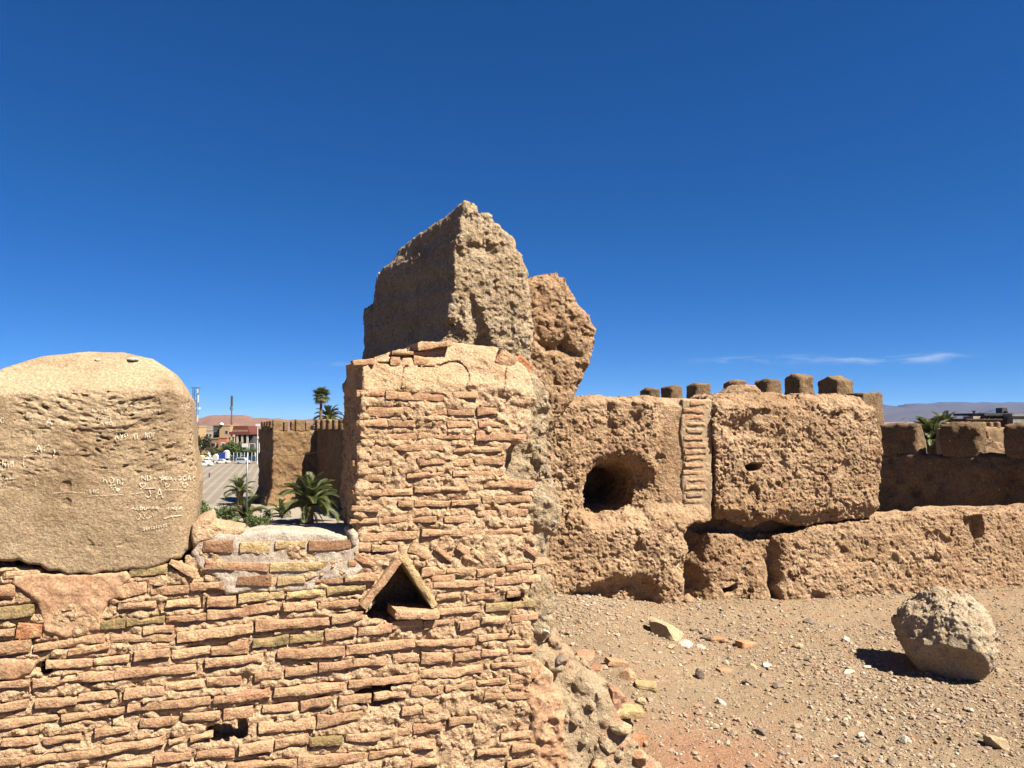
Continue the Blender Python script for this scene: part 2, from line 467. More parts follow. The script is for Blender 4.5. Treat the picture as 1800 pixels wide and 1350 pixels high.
M['rubble'] = earth('pale_rubble', (0.46, 0.355, 0.23), (0.54, 0.425, 0.285), (0.40, 0.28, 0.165), big=3.0, mid=12, grain=90, speck=0.32, speck_s=45, speck_c=(0.62, 0.56, 0.47), bump=1.0, bdist=0.016)
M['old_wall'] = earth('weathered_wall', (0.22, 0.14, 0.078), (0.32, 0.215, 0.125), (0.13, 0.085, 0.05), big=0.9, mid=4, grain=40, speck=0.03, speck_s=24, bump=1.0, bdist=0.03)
M['ground'] = earth('dusty_ground', (0.35, 0.252, 0.160), (0.42, 0.312, 0.20), (0.40, 0.25, 0.145), big=0.9, mid=5, grain=120, speck=0.25, speck_s=60, speck_c=(0.62, 0.56, 0.48), bump=1.0, bdist=0.012, patch=(0.95, 3.35, 0.75, (0.43, 0.225, 0.135)))
M['strip'] = earth('old_render', (0.47, 0.34, 0.215), (0.55, 0.41, 0.27), (0.40, 0.265, 0.155), mid=12, grain=120, speck=0.1, speck_s=80, bump=0.8, bdist=0.005)
M['heap'] = two_tone('rubble_and_red_clay', ((0.44, 0.33, 0.21), (0.55, 0.43, 0.285)), ((0.46, 0.27, 0.17), (0.50, 0.33, 0.215)), 5.5, 0.52, 0.62)

# ------------------------------------------------------------------ frames of the walls
FB = Frame(-1.56, 2.60, 20.0)      # the brick wall
FR = Frame(0.47, 6.27, 11.0)       # the rammed-earth walls behind
PLAZA = EYE - 13.0

# ------------------------------------------------------------------ ground of the terrace
def ground_z(X, Y):
    P = np.stack([X, Y, np.zeros_like(X)], -1)
    z = 0.020 * fbm(P, 0.9, 3, 11) + 0.006 * fbm(P, 6.0, 3, 12)
    near = sstep(9, 7, Y) * sstep(-1.0, 0.0, X)
    z = z + near * (0.005 * fbm(P, 26.0, 2, 13) + 0.010 * pebbles(P, 22.0, 14, 0.28) * (0.4 + 0.6 * sstep(0.0, 0.5, fbm(P, 1.3, 2, 15))))
    # dust banked up against the foot of the walls, and the slope left of the pierced wall
    w = (Y - FR.o[1]) * FR.w[1] + (X - FR.o[0]) * FR.w[0]
    z = z + 0.05 * np.exp(-(np.minimum(w, 0) / 0.35) ** 2)
    z = z + 0.20 * np.exp(-(((X - 0.45) / 0.62) ** 2 + ((Y - 5.75) / 0.85) ** 2))
    z = z + 0.10 * np.exp(-(((X - 0.55) / 0.45) ** 2 + ((Y - 4.4) / 0.7) ** 2))
    return z
def axis(parts):
    a = []
    for s, e, d in parts: a += list(np.arange(s, e, d))
    return np.array(a)
gx = axis([(-7, -1, 0.3), (-1, 0.1, 0.06), (0.1, 3.2, 0.014), (3.2, 5.0, 0.018), (5.0, 7, 0.08), (7, 16, 0.3)])
gy = axis([(-7, 1.5, 0.4), (1.5, 3.0, 0.05), (3.0, 5.0, 0.014), (5.0, 7.4, 0.018), (7.4, 9, 0.08), (9, 18, 0.3)])
GX, GY = np.meshgrid(gx, gy, indexing='ij')
GZ = ground_z(GX, GY)
ni, nj = GX.shape
vid = np.arange(ni * nj).reshape(ni, nj)
Q = np.stack([vid[:-1, :-1], vid[1:, :-1], vid[1:, 1:], vid[:-1, 1:]], -1).reshape(-1, 4)
cx, cy = (GX[:-1, :-1] + 0.05).ravel(), (GY[:-1, :-1] + 0.05).ravel()
wB = (cx - FB.o[0]) * FB.w[0] + (cy - FB.o[1]) * FB.w[1]; uB = (cx - FB.o[0]) * FB.u[0] + (cy - FB.o[1]) * FB.u[1]
keep = ~((wB > 0.30) & (uB < 1.2)) & ~((cy > 7.6) & (cx < 0.3)) & (cx > -6 ) & (cy < 17)
V = np.stack([GX.ravel(), GY.ravel(), GZ.ravel()], 1)
ground = link('ground', new_mesh('ground', V, Q[keep]), M['ground'])
tag(ground, 'dusty pebbly ground of the terrace in front of the ruined walls', None, None, 'structure')
mb = MB()
rim = [(-6, -7), (16, -7), (16, 17), (0.3, 17), (0.3, 7.6), (-0.6, 3.6), (-6, 1.4)]
n_ = len(rim)
mb.add([(x, y, -0.14) for x, y in rim] + [(x, y, PLAZA) for x, y in rim],
       [tuple(range(n_))] + [((i + 1) % n_, i, i + n_, (i + 1) % n_ + n_) for i in range(n_)])
tag(mb.build('terrace_mass', M['old_wall']), 'earth mass of the rampart under the terrace', None, None, 'structure')

# ------------------------------------------------------------------ the brick wall with its pillar
bw_o = FB.world(0.8, 0.2, 0.0)
brick_wall = thing('brick_wall', bw_o, 'eroded orange brick wall rising into a stepped pillar, with a triangular niche', 'brick wall')
OUT_B = [(-420, 1700), (-420, 960), (-60, 985), (60, 1000), (250, 1000), (335, 975), (345, 950), (380, 950), (432, 952), (500, 952), (632, 954),
         (618, 905), (619, 860), (624, 800), (627, 740), (632, 690), (630, 634), (655, 632), (668, 624), (700, 614), (742, 606), (760, 599),
         (800, 600), (850, 603), (888, 607), (922, 622), (944, 656), (951, 700), (946, 745), (936, 774), (900, 790), (894, 832), (904, 842),
         (938, 850), (941, 872), (934, 900), (938, 935), (946, 952), (948, 990), (938, 1030), (934, 1080), (940, 1112), (938, 1150),
         (942, 1200), (940, 1260), (944, 1300), (952, 1350), (965, 1500), (975, 1700)]
PB = pxs(FB, OUT_B)
PB[:, 1] = np.maximum(PB[:, 1], -0.12)
NI = pxs(FB, [(704, 985), (646, 1080), (650, 1092), (760, 1084), (757, 1062)])      # the niche opening
# missing bricks: small dark pockets (px, py, half width, half height)
HOLES = [(80, 1178, 7, 7), (397, 1290, 26, 12), (665, 1225, 30, 12), (912, 800, 8, 14), (425, 1275, 10, 20), (905, 1050, 12, 9), (660, 965, 12, 5), (800, 612, 6, 16), (950, 1215, 5, 8), (312, 985, 9, 18)]
HOL = [(FB.pix(a, b), c * FB.scale(a, b), d * FB.scale(a, b)) for a, b, c, d in HOLES]
def cutB(d, U, W, V):
    u2, v2 = np.broadcast_arrays(U[:, 0, :], V[0, 0, :][None, :])
    n = poly_sdf(u2, v2, NI)[:, None, :]
    d = np.maximum(d, -np.maximum(n, W - 0.27))
    for c, a, b in HOL:
        q = np.sqrt(((u2 - c[0]) / a) ** 2 + ((v2 - c[1]) / b) ** 2)[:, None, :]
        d = np.maximum(d, -(np.maximum((q - 1) * min(a, b), (W - 0.08) * 0.6)))
    return d
# bricks as they lie: x0 y0 x1 y1 thickness, read in an enlarged part of the wall (scale, left, top)
def bricks(fr, parent, scale, ox, oy, rows, **kw):
    for r in rows:
        mat = r[5] if len(r) > 5 else 'brick'
        put_brick(fr, r[0] / scale + ox, r[1] / scale + oy, r[2] / scale + ox, r[3] / scale + oy, r[4] / scale, mat, parent, **kw)
LEFT = [(765, 180, 992, 168, 70, 'brick_green'), (20, 205, 245, 185, 48), (-60, 300, 90, 303, 95, 'brick_pink'), (-70, 430, 200, 405, 80, 'brick_green'),
    (105, 532, 245, 530, 80, 'brick_red'), (-80, 548, 80, 540, 55), (-90, 650, 185, 622, 85), (-60, 870, 175, 845, 52), (-120, 1005, 165, 970, 50),
    (-40, 1095, 340, 1052, 45), (15, 1200, 230, 1178, 60, 'brick_pink'), (-130, 1325, 125, 1310, 50), (705, 300, 870, 275, 78), (890, 292, 1120, 285, 55),
    (1130, 278, 1330, 270, 50), (705, 395, 930, 382, 50), (985, 382, 1190, 366, 55), (1225, 368, 1400, 360, 60, 'brick_pink'),
    (600, 502, 745, 486, 75, 'brick_green'), (755, 486, 975, 470, 46, 'brick_green'), (985, 477, 1220, 452, 46), (1230, 437, 1450, 422, 55), (850, 537, 1030, 522, 45, 'brick_pink'),
    (200, 635, 620, 572, 60), (655, 597, 1030, 570, 46), (1055, 577, 1500, 522, 55), (410, 665, 650, 622, 45, 'brick_pink'), (275, 738, 545, 720, 50),
    (555, 717, 765, 696, 50), (800, 684, 1010, 666, 55), (1020, 672, 1245, 648, 50), (1255, 653, 1470, 635, 65), (195, 840, 680, 798, 60), (685, 792, 1160, 756, 50),
    (1215, 738, 1560, 698, 60), (735, 907, 975, 887, 60), (985, 862, 1205, 842, 58), (1225, 847, 1430, 827, 60), (215, 962, 455, 940, 50),
    (465, 932, 695, 907, 55), (760, 1002, 1250, 942, 50), (1270, 948, 1560, 912, 55, 'brick_pink'), (370, 1052, 735, 1016, 45), (835, 1082, 1060, 1076, 50), (1085, 1052, 1305, 1036, 60),
    (1330, 1032, 1500, 1004, 70, 'brick_pink'), (560, 1142, 775, 1122, 45), (260, 1187, 480, 1160, 50), (605, 1242, 980, 1192, 55), (1005, 1197, 1100, 1182, 40),
    (1130, 1177, 1260, 1156, 40), (130, 1312, 330, 1286, 55), (335, 1287, 600, 1260, 50), (915, 1302, 1135, 1282, 50), (1165, 1277, 1390, 1257, 60),
    (640, 1342, 900, 1326, 50), (60, 1400, 330, 1385, 50), (380, 1390, 600, 1370, 50), (1000, 1395, 1250, 1370, 50), (230, 1085, 0, 1085, 0)][:-1]
MID = [(455, 362, 605, 350, 40), (615, 347, 780, 330, 50), (60, 457, 295, 440, 45, 'brick_yellow'), (312, 437, 505, 425, 50, 'brick_yellow'), (525, 417, 725, 400, 45, 'brick_green'),
    (95, 522, 275, 505, 50), (295, 502, 468, 490, 50), (480, 497, 690, 480, 45), (150, 602, 535, 570, 50), (550, 562, 715, 545, 55), (0, 622, 135, 605, 45),
    (135, 687, 320, 672, 55, 'brick_green'), (330, 672, 505, 660, 45, 'brick_green'), (515, 652, 680, 635, 55), (690, 627, 865, 602, 55), (870, 602, 1028, 590, 45),
    (0, 722, 110, 705, 60), (265, 752, 615, 733, 50, 'brick_pink'), (625, 727, 985, 692, 50), (990, 697, 1305, 680, 40), (1035, 597, 1195, 580, 45),
    (1225, 602, 1325, 590, 40), (1115, 532, 1330, 510, 35), (1020, 317, 1150, 310, 45), (1160, 312, 1305, 310, 40), (1085, 387, 1350, 375, 35), (1065, 352, 1195, 345, 40, 'brick_pink'),
    (1100, 447, 1230, 440, 50), (1265, 452, 1350, 445, 40), (145, 872, 285, 855, 45), (300, 852, 470, 827, 50), (485, 817, 655, 797, 50), (665, 802, 835, 787, 45),
    (870, 782, 1000, 767, 45), (1020, 772, 1190, 765, 55), (1200, 767, 1330, 752, 45), (245, 952, 625, 907, 50), (640, 907, 1000, 872, 45), (1015, 862, 1340, 827, 45),
    (0, 992, 225, 947, 55, 'brick_pink'), (185, 1042, 370, 1022, 50), (385, 1022, 545, 997, 55), (585, 992, 755, 980, 50), (775, 977, 940, 957, 50), (970, 947, 1135, 935, 50),
    (1150, 932, 1305, 912, 45), (165, 1147, 460, 1112, 60), (470, 1102, 710, 1072, 60), (920, 1047, 1115, 1032, 50), (60, 1252, 245, 1237, 60),
    (255, 1222, 425, 1197, 55), (430, 1217, 605, 1197, 50, 'brick_green'), (625, 1192, 800, 1180, 40), (805, 1177, 960, 1152, 40), (980, 1142, 1130, 1130, 50),
    (370, 1322, 730, 1287, 60), (745, 1282, 945, 1257, 45), (955, 1247, 1100, 1222, 50), (0, 1342, 365, 1322, 50), (975, 1332, 1115, 1317, 50), (760, 1400, 1080, 1370, 50), (420, 1420, 700, 1400, 50)]
PIL = [(128, 375, 300, 376, 45, 'brick_pink'), (305, 380, 650, 402, 45, 'brick_pink'), (705, 385, 850, 386, 40), (135, 480, 460, 480, 55), (505, 486, 665, 485, 40), (670, 487, 830, 490, 40),
    (850, 480, 960, 480, 45), (130, 550, 310, 547, 50), (315, 556, 475, 556, 40), (485, 556, 640, 556, 45), (670, 565, 815, 560, 45), (860, 560, 990, 560, 40),
    (160, 630, 480, 630, 42), (500, 630, 820, 630, 36), (840, 628, 1140, 642, 50), (130, 706, 290, 706, 45), (340, 700, 640, 700, 38), (710, 711, 995, 710, 40),
    (110, 795, 320, 791, 36), (490, 786, 655, 786, 36), (670, 790, 820, 786, 40), (835, 786, 1005, 780, 45), (112, 881, 290, 880, 45), (430, 865, 650, 860, 32), (705, 856, 1000, 850, 36),
    (103, 970, 275, 966, 40), (280, 966, 460, 956, 42), (475, 952, 790, 945, 32), (890, 921, 1185, 921, 55), (875, 1011, 1165, 1006, 42), (98, 1056, 255, 1056, 42), (375, 1036, 460, 1040, 42),
    (468, 1031, 675, 1031, 38), (695, 1026, 855, 1021, 36), (850, 1091, 955, 1091, 42), (1030, 1086, 1140, 1081, 42), (88, 1142, 250, 1136, 38), (275, 1126, 430, 1121, 45), (465, 1126, 600, 1121, 40),
    (650, 1121, 790, 1121, 42), (145, 1226, 485, 1216, 48), (515, 1206, 855, 1196, 48), (865, 1196, 1110, 1191, 45), (1114, 1191, 1170, 1190, 40), (215, 1300, 365, 1298, 40), (130, 1290, 205, 1290, 55)]
COLR = [(20, 238, 175, 232, 40), (185, 245, 345, 232, 45), (355, 222, 495, 208, 40), (505, 205, 600, 190, 30), (290, 295, 545, 278, 42), (130, 385, 295, 378, 42), (355, 372, 435, 366, 40), (235, 442, 380, 432, 48, 'brick_green'),
    (390, 432, 515, 425, 42, 'brick_green'), (215, 522, 350, 515, 42), (385, 508, 530, 490, 36), (200, 614, 495, 604, 38), (215, 700, 360, 690, 42), (395, 682, 520, 678, 36, 'brick_pink'), (270, 778, 520, 752, 34), (375, 845, 525, 825, 45),
    (190, 868, 355, 856, 36), (230, 950, 530, 936, 40), (365, 892, 445, 890, 36, 'brick_pink'), (320, 1175, 500, 1160, 45), (385, 1246, 535, 1232, 40), (190, 1268, 360, 1252, 40), (360, 1335, 555, 1300, 38), (30, 1085, 180, 1072, 40),
    (80, 545, 195, 538, 42)]
BR = []
for L_, s_, ox_, oy_ in ((LEFT, 3.375, 0, 950), (MID, 3.0, 400, 900), (PIL, 3.375, 590, 580), (COLR, 3.2143, 780, 930)):
    for r_ in L_:
        x0_, y0_, x1_, y1_ = r_[0] / s_ + ox_, r_[1] / s_ + oy_, r_[2] / s_ + ox_, r_[3] / s_ + oy_
        BR.append((FB.pix(x0_, y0_), FB.pix(x1_, y1_), r_[4] / s_ * FB.scale((x0_ + x1_) / 2, (y0_ + y1_) / 2)))
def bedding(u, v):
    """clay worn back under each brick and left standing on its upper edge"""
    f = np.zeros(u.shape)
    for a, b, H in BR:
        L = np.linalg.norm(b - a); t = (b - a) / L
        x = (u - a[0]) * t[0] + (v - a[1]) * t[1]; s = (v - a[1]) * t[0] - (u - a[0]) * t[1]
        inx = sstep(-0.012, 0.0, x) * sstep(L + 0.012, L, x)
        g = np.where(s < 0, 0.009 * sstep(H / 2 + 0.013, H / 2 - 0.002, -s), 0.010 * sstep(H / 2 + 0.003, H / 2 - 0.006, s))
        f = np.maximum(f, g * inx)
    return f * (1 - 0.4 * sstep(FB.pix(610, 1000)[0], FB.pix(650, 1000)[0], u))
vtopp = FB.pix(780, 690)[1]
def frontB(u, v):
    # the pillar's upper courses lean back a little, its plaster cap more
    up = sstep(FB.pix(630, 960)[0], FB.pix(660, 960)[0], u)
    return up * (0.02 * sstep(1.0, 1.5, v) + np.maximum(v - vtopp, 0) * 0.55) + bedding(u, v) - 0.009
capmask_v = FB.pix(780, 688)[1]
def capB(U, V): return sstep(capmask_v - 0.02, capmask_v + 0.02, V) * (U > FB.pix(620, 960)[0])
def roughB(P, U, W, V):
    cap = capB(U, V)
    slabs = np.clip(ridge(P * np.array([1, 1, 1.5], np.float32), 7.0, 2, 26), -1, 1)
    return 0.007 * fbm(P, 5.0, 2, 21) + cap * (0.014 * slabs + 0.012 * fbm(P, 4.0, 2, 27)) - 0.004
def fineB(P, U, W, V):
    cap = capB(U, V)
    lumps = 0.010 * fbm(P, 22, 3, 22, 0.65) + 0.016 * pebbles(P, 28.0, 24, 0.5) + 0.017 * pebbles(P, 60.0, 25, 0.8) - 0.007
    crack = 0.022 * np.maximum(ridge(P, 7.0, 1, 28) - 0.93, 0) * 14 * cap
    return lumps * (1 - 0.55 * cap) - np.minimum(crack, 0.020)
core = slab('core', FB, PB, 0.0, 0.46, 0.022, 0.0062, M['mortar'], brick_wall, frontB, cutB, roughB, 0.045, 0.06, fineB, 0.028, False)

def brick_mesh(L, H, D, seed, r=0.0028, seg=0.0095, amp=1.0):
    """an eroded brick centred on its front face: x along, y depth (0 front), z up"""
    r = min(r, H * 0.25)
    def ax(a, b, n): return [a, a + r] + [a + r + (b - a - 2 * r) * i / n for i in range(1, n)] + [b - r, b]
    xs = ax(-L / 2, L / 2, max(3, min(28, int(L / seg)))); zs = ax(-H / 2, H / 2, max(2, min(5, int(H / 0.0085)))); ys = [0, r, D * 0.35, D]
    nx, ny, nz = len(xs) - 1, len(ys) - 1, len(zs) - 1
    pts = {}; V = []; Fs = []
    def vid(i, j, k):
        key = (i, j, k)
        if key not in pts:
            pts[key] = len(V); V.append((xs[i], ys[j], zs[k]))
        return pts[key]
    for i in range(nx):
        for k in range(nz):
            Fs.append((vid(i, 0, k), vid(i + 1, 0, k), vid(i + 1, 0, k + 1), vid(i, 0, k + 1)))
        for j in range(ny):
            Fs.append((vid(i, j, nz), vid(i + 1, j, nz), vid(i + 1, j + 1, nz), vid(i, j + 1, nz)))
            Fs.append((vid(i, j, 0), vid(i, j + 1, 0), vid(i + 1, j + 1, 0), vid(i + 1, j, 0)))
    for j in range(ny):
        for k in range(nz):
            Fs.append((vid(0, j, k), vid(0, j, k + 1), vid(0, j + 1, k + 1), vid(0, j + 1, k)))
            Fs.append((vid(nx, j, k), vid(nx, j + 1, k), vid(nx, j + 1, k + 1), vid(nx, j, k + 1)))
    V = np.array(V, np.float32)
    S = (V * np.array([1, 1, 1]) + np.array([seed * 3.7 % 91, seed * 1.3 % 77, seed * 2.1 % 83])).astype(np.float32)
    fx = np.abs(V[:, 0]) / (L / 2); fz = np.abs(V[:, 2]) / (H / 2)
    edge = np.maximum(fx ** 8, fz ** 4)
    X1 = S * np.array([1, 0, 0], np.float32)
    k = amp * min(1.0, H / 0.035)
    V[:, 2] *= 1 + amp * (0.30 * ((seed * 0.618) % 1 - 0.5)) * V[:, 0] / (L / 2) + amp * 0.22 * ((seed * 0.382) % 1 - 0.6)
    # wavy long edges, snapped ends, a face worn back unevenly, edges knocked off here and there
    V[:, 2] += k * np.sign(V[:, 2]) * np.where(fz > 0.5, 1, fz) * (0.0052 * fbm(X1 + np.sign(V[:, 2:3]) * 5, 13.0, 3, 44))
    V[:, 2] += k * 0.004 * fbm(X1, 5.0, 2, 48)
    V[:, 0] -= k * np.sign(V[:, 0]) * fx ** 6 * (0.000 + 0.008 * np.abs(fbm(S * np.array([0.2, 1, 1], np.float32), 20.0, 2, 31)))
    V[:, 1] += amp * (0.0024 * fbm(S, 34.0, 3, 35, 0.65) + 0.007 * np.maximum(fbm(S, 7.0, 2, 41), 0) + (V[:, 1] < r * 2) * edge * (0.002 + 0.014 * np.maximum(fbm(S, 15.0, 2, 51), 0)))
    return V, Fs
N_BRICK = [0]
def put_brick(fr, x0, y0, x1, y1, hpx, mat, parent, prot=None, depth=0.07, name='brick', w_off=0.0, amp=1.0):
    s = N_BRICK[0] = N_BRICK[0] + 1
    rnd = random.Random(s * 77)
    a, b = fr.pix(x0, y0), fr.pix(x1, y1)
    L = float(np.linalg.norm(b - a)) + 0.006; H = 0.90 * hpx * fr.scale((x0 + x1) / 2, (y0 + y1) / 2)
    if prot is None: prot = (0.0068 if x0 > 620 else 0.0085) + rnd.choice([rnd.uniform(-0.003, 0.002), rnd.uniform(-0.001, 0.004), rnd.uniform(0.001, 0.009)]) * (0.6 if x0 > 620 else 1.0)
    V, Fs = brick_mesh(L, H, depth, s, amp=amp)
    me = bpy.data.meshes.new(name); me.from_pydata([tuple(p) for p in V], [], Fs); me.update()
    me.materials.append(M[mat])
    o = bpy.data.objects.new(name, me); COL.objects.link(o); o.parent = parent
    c = (a + b) / 2
    if fr is FB and w_off == 0.0 and x0 > 600: w_off = 0.02 * float(sstep(1.0, 1.5, c[1]))      # the pillar leans back
    p = fr.world(c[0], -prot + w_off, c[1]) - origin_of(parent)
    o.location = p
    ang = math.atan2(b[1] - a[1], b[0] - a[0])
    rz = math.atan2(fr.u[1], fr.u[0])
    o.rotation_euler = (Matrix.Rotation(rz + rnd.uniform(-.02, .02), 4, 'Z') @ Matrix.Rotation(rnd.uniform(-.05, .05), 4, 'X') @ Matrix.Rotation(-ang + rnd.uniform(-.022, .022), 4, 'Y')).to_euler()
    return o
bricks(FB, brick_wall, 3.375, 0, 950, LEFT)
bricks(FB, brick_wall, 3.0, 400, 900, MID)
bricks(FB, brick_wall, 3.375, 590, 580, PIL)
bricks(FB, brick_wall, 3.2143, 780, 930, COLR)
# bricks laid on edge over the niche, and loose ends
for a in [(960, 190, 1075, 245, 42), (1100, 190, 1190, 255, 34), (1215, 180, 1290, 240, 38), (1285, 190, 1345, 250, 34), (675, 228, 775, 283, 45, 'brick_pink'), (765, 196, 895, 191, 40)]:
    bricks(FB, brick_wall, 3.0, 400, 900, [a])
for a in [(435, 90, 530, 150, 34), (270, 115, 330, 165, 34), (155, 110, 235, 180, 34)]:
    bricks(FB, brick_wall, 3.2143, 780, 930, [a])
# broken pieces on the plastered head of the pillar
for a, wo in [((120, 186, 245, 178, 38, 'brick_pink'), 0.075), ((365, 122, 560, 135, 28, 'brick_pink'), 0.097), ((490, 165, 580, 175, 60, 'brick_pink'), 0.09), ((350, 175, 405, 180, 62, 'brick_pink'), 0.09), ((590, 205, 640, 215, 30), 0.08)]:
    bricks(FB, brick_wall, 3.375, 590, 580, [a], w_off=wo, prot=0.018)
put_brick(FB, 886, 620, 916, 640, 34, 'brick_pink', brick_wall, prot=0.03, depth=0.06, w_off=0.10)
put_brick(FB, 922, 625, 948, 648, 20, 'brick_red', brick_wall, prot=0.03, depth=0.08, w_off=0.115)
put_brick(FB, 742, 606, 800, 601, 12, 'brick', brick_wall, prot=0.03, depth=0.2, w_off=0.09)
put_brick(FB, 300, 987, 345, 1008, 16, 'brick', brick_wall, prot=0.02)
# the gable of two leaning tiles and the sill of the niche
put_brick(FB, 638, 1066, 700, 983, 15, 'brick', brick_wall, prot=0.022, depth=0.24, name='niche_tile', amp=0.7)
put_brick(FB, 706, 976, 761, 1064, 13, 'brick_yellow', brick_wall, prot=0.022, depth=0.24, name='niche_tile', amp=0.7)
put_brick(FB, 693, 1080, 769, 1074, 18, 'brick', brick_wall, prot=0.03, depth=0.16, name='sill')
# pink plaster left on the lower wall
PK = [(25, 1012), (75, 1006), (150, 1008), (222, 1006), (228, 1016), (212, 1030), (222, 1050), (190, 1058), (178, 1075), (176, 1108), (150, 1114), (118, 1122), (80, 1112), (70, 1085), (66, 1060), (45, 1045), (20, 1025)]
PK2 = [(-60, 1158), (50, 1156), (62, 1165), (55, 1182), (30, 1196), (-60, 1202)]
PK3 = [(925, 1215), (945, 1185), (962, 1174), (970, 1185), (974, 1205), (986, 1235), (994, 1265), (990, 1290), (998, 1330), (1010, 1420), (920, 1420), (938, 1345), (928, 1300), (940, 1262), (932, 1240)]
for L in (PK, PK2):
    slab('plaster_patch', FB, pxs(FB, L), -0.012, 0.05, 0.010, 0.005, M['pinkplaster'], brick_wall, None, None,
         lambda P, U, W, V: 0.004 * fbm(P, 14, 4, 51) + 0.004 * ridge(P, 16, 2, 52) - 0.003, 0.05, 0.04)

# the patch of grey cement with newer bricks that closes the gap
PC = pxs(FB, [(334, 975), (345, 945), (352, 937), (430, 934), (480, 930), (560, 934), (632, 946), (640, 952), (632, 975), (640, 1000), (618, 1018), (560, 1022), (552, 1040), (470, 1042), (440, 1040), (396, 1048), (392, 1035), (375, 1012), (352, 1005)])
cem = slab('cement_patch', FB, PC, -0.006, 0.13, 0.014, 0.0055, M['cement'], brick_wall, None, None,
     lambda P, U, W, V: 0.005 * fbm(P, 9, 3, 61) + 0.003 * fbm(P, 45, 2, 62) - 0.002, 0.04, 0.04)
CEM = [(145, 445, 435, 442, 120, 'brick_dark'), (505, 450, 778, 445, 118, 'brick_yellow'), (845, 425, 1125, 415, 82, 'brick_yellow'), (1165, 430, 1560, 412, 95, 'brick_dark'), (172, 615, 775, 632, 88, 'brick_pink'),
       (795, 628, 1345, 612, 88, 'brick_yellow'), (478, 762, 800, 758, 110, 'brick_dark'), (862, 768, 1118, 752, 82, 'brick_yellow'), (1545, 605, 1605, 600, 55, 'brick_pink')]
bricks(FB, brick_wall, 5.4545, 330, 880, CEM, prot=0.014, amp=0.7)
# crumbled clay on the left of the gap, the rounded lump of mortar on its right
slab('clay_crumble', FB, pxs(FB, [(338, 975), (338, 925), (352, 912), (372, 906), (378, 918), (398, 924), (432, 928), (424, 942), (400, 948), (352, 955)]), -0.004, 0.14, 0.02, 0.006, M['mortar'], brick_wall, None, None,
     lambda P, U, W, V: 0.010 * fbm(P, 12, 3, 63) + 0.008 * pebbles(P, 34, 64, 0.5), 0.06, 0.06)
slab('mortar_lump', FB, pxs(FB, [(612, 935), (620, 930), (630, 938), (629, 958), (620, 964), (612, 955)]), -0.02, 0.12, 0.02, 0.005, M['cement'], brick_wall, None, None,
     lambda P, U, W, V: 0.004 * fbm(P, 22, 3, 65), 0.05, 0.05)
PT = pxs(FB, [(430, 926), (470, 920), (540, 922), (600, 926), (632, 932), (632, 945), (430, 945)])
slab('wall_top', FB, np.array([[FB.pix(400, 930)[0], 1.0], [FB.pix(400, 930)[0], FB.pix(480, 934)[1] - 0.035], [FB.pix(660, 930)[0], FB.pix(480, 934)[1] - 0.03], [FB.pix(660, 930)[0], 1.0]]), 0.05, 0.40, 0.015, 0.007, M['cement'], brick_wall, None, None,
     lambda P, U, W, V: 0.008 * fbm(P, 8, 3, 66) + 0.005 * pebbles(P, 20, 67, 0.4), 0.05, 0.05)

# rubble core laid bare at the pillar's right end, and the heap at its foot
PRC = [(885, 625), (925, 625), (946, 655), (962, 680), (984, 712), (982, 760), (976, 800), (983, 850), (980, 905), (974, 950), (970, 1000), (976, 1050), (978, 1110), (965, 1135), (960, 1350), (960, 1800), (820, 1800), (820, 640)]
prc = pxs(FB, PRC, 0.12); prc[:, 1] = np.maximum(prc[:, 1], -0.12)
rub = slab('rubble_core', FB, prc, 0.09, 0.50, 0.05, 0.0075, M['rubble'], brick_wall, None, None,
     lambda P, U, W, V: 0.030 * fbm(P, 5, 2, 71), 0.09, 0.1, lambda P, U, W, V: 0.012 * fbm(P, 16, 2, 74) + 0.034 * pebbles(P, 20, 72, 0.7) + 0.024 * pebbles(P, 44, 73, 0.75) - 0.018, 0.045, False)
PH = [(920, 1085), (960, 1112), (1000, 1132), (1040, 1165), (1062, 1190), (1085, 1232), (1100, 1280), (1130, 1330), (1165, 1420), (1190, 1800), (900, 1800)]
ph = pxs(FB, PH, 0.15); ph[:, 1] = np.maximum(ph[:, 1], -0.12)
def frontH(u, v):
    return 0.75 * np.maximum(v - 0.05, 0) ** 1.0 * 0.35 + 0.10 * np.maximum(u - FB.pix(990, 1250)[0], 0)
heap = slab('rubble_heap', FB, ph, -0.06, 0.75, 0.10, 0.0075, M['heap'], None, frontH, None,
     lambda P, U, W, V: 0.045 * fbm(P, 3.5, 2, 75) + 0.09 * pebbles(P, 8, 78, 0.5), 0.14, 0.15, lambda P, U, W, V: 0.014 * fbm(P, 14, 2, 79) + 0.045 * pebbles(P, 15, 76, 0.7) + 0.024 * pebbles(P, 40, 77, 0.8) - 0.022, 0.05, False)
tag(heap, 'slope of pale rubble and clay slumped against the right foot of the brick pillar', 'rubble heap')
slab('plaster_patch', FB, pxs(FB, PK3), -0.004, 0.14, 0.012, 0.006, M['pinkplaster'], brick_wall, None, None,
     lambda P, U, W, V: 0.014 * fbm(P, 7, 3, 51), 0.06, 0.06, lambda P, U, W, V: 0.010 * ridge(P, 12, 3, 52) + 0.012 * pebbles(P, 30, 53, 0.5) - 0.006, 0.03, False)

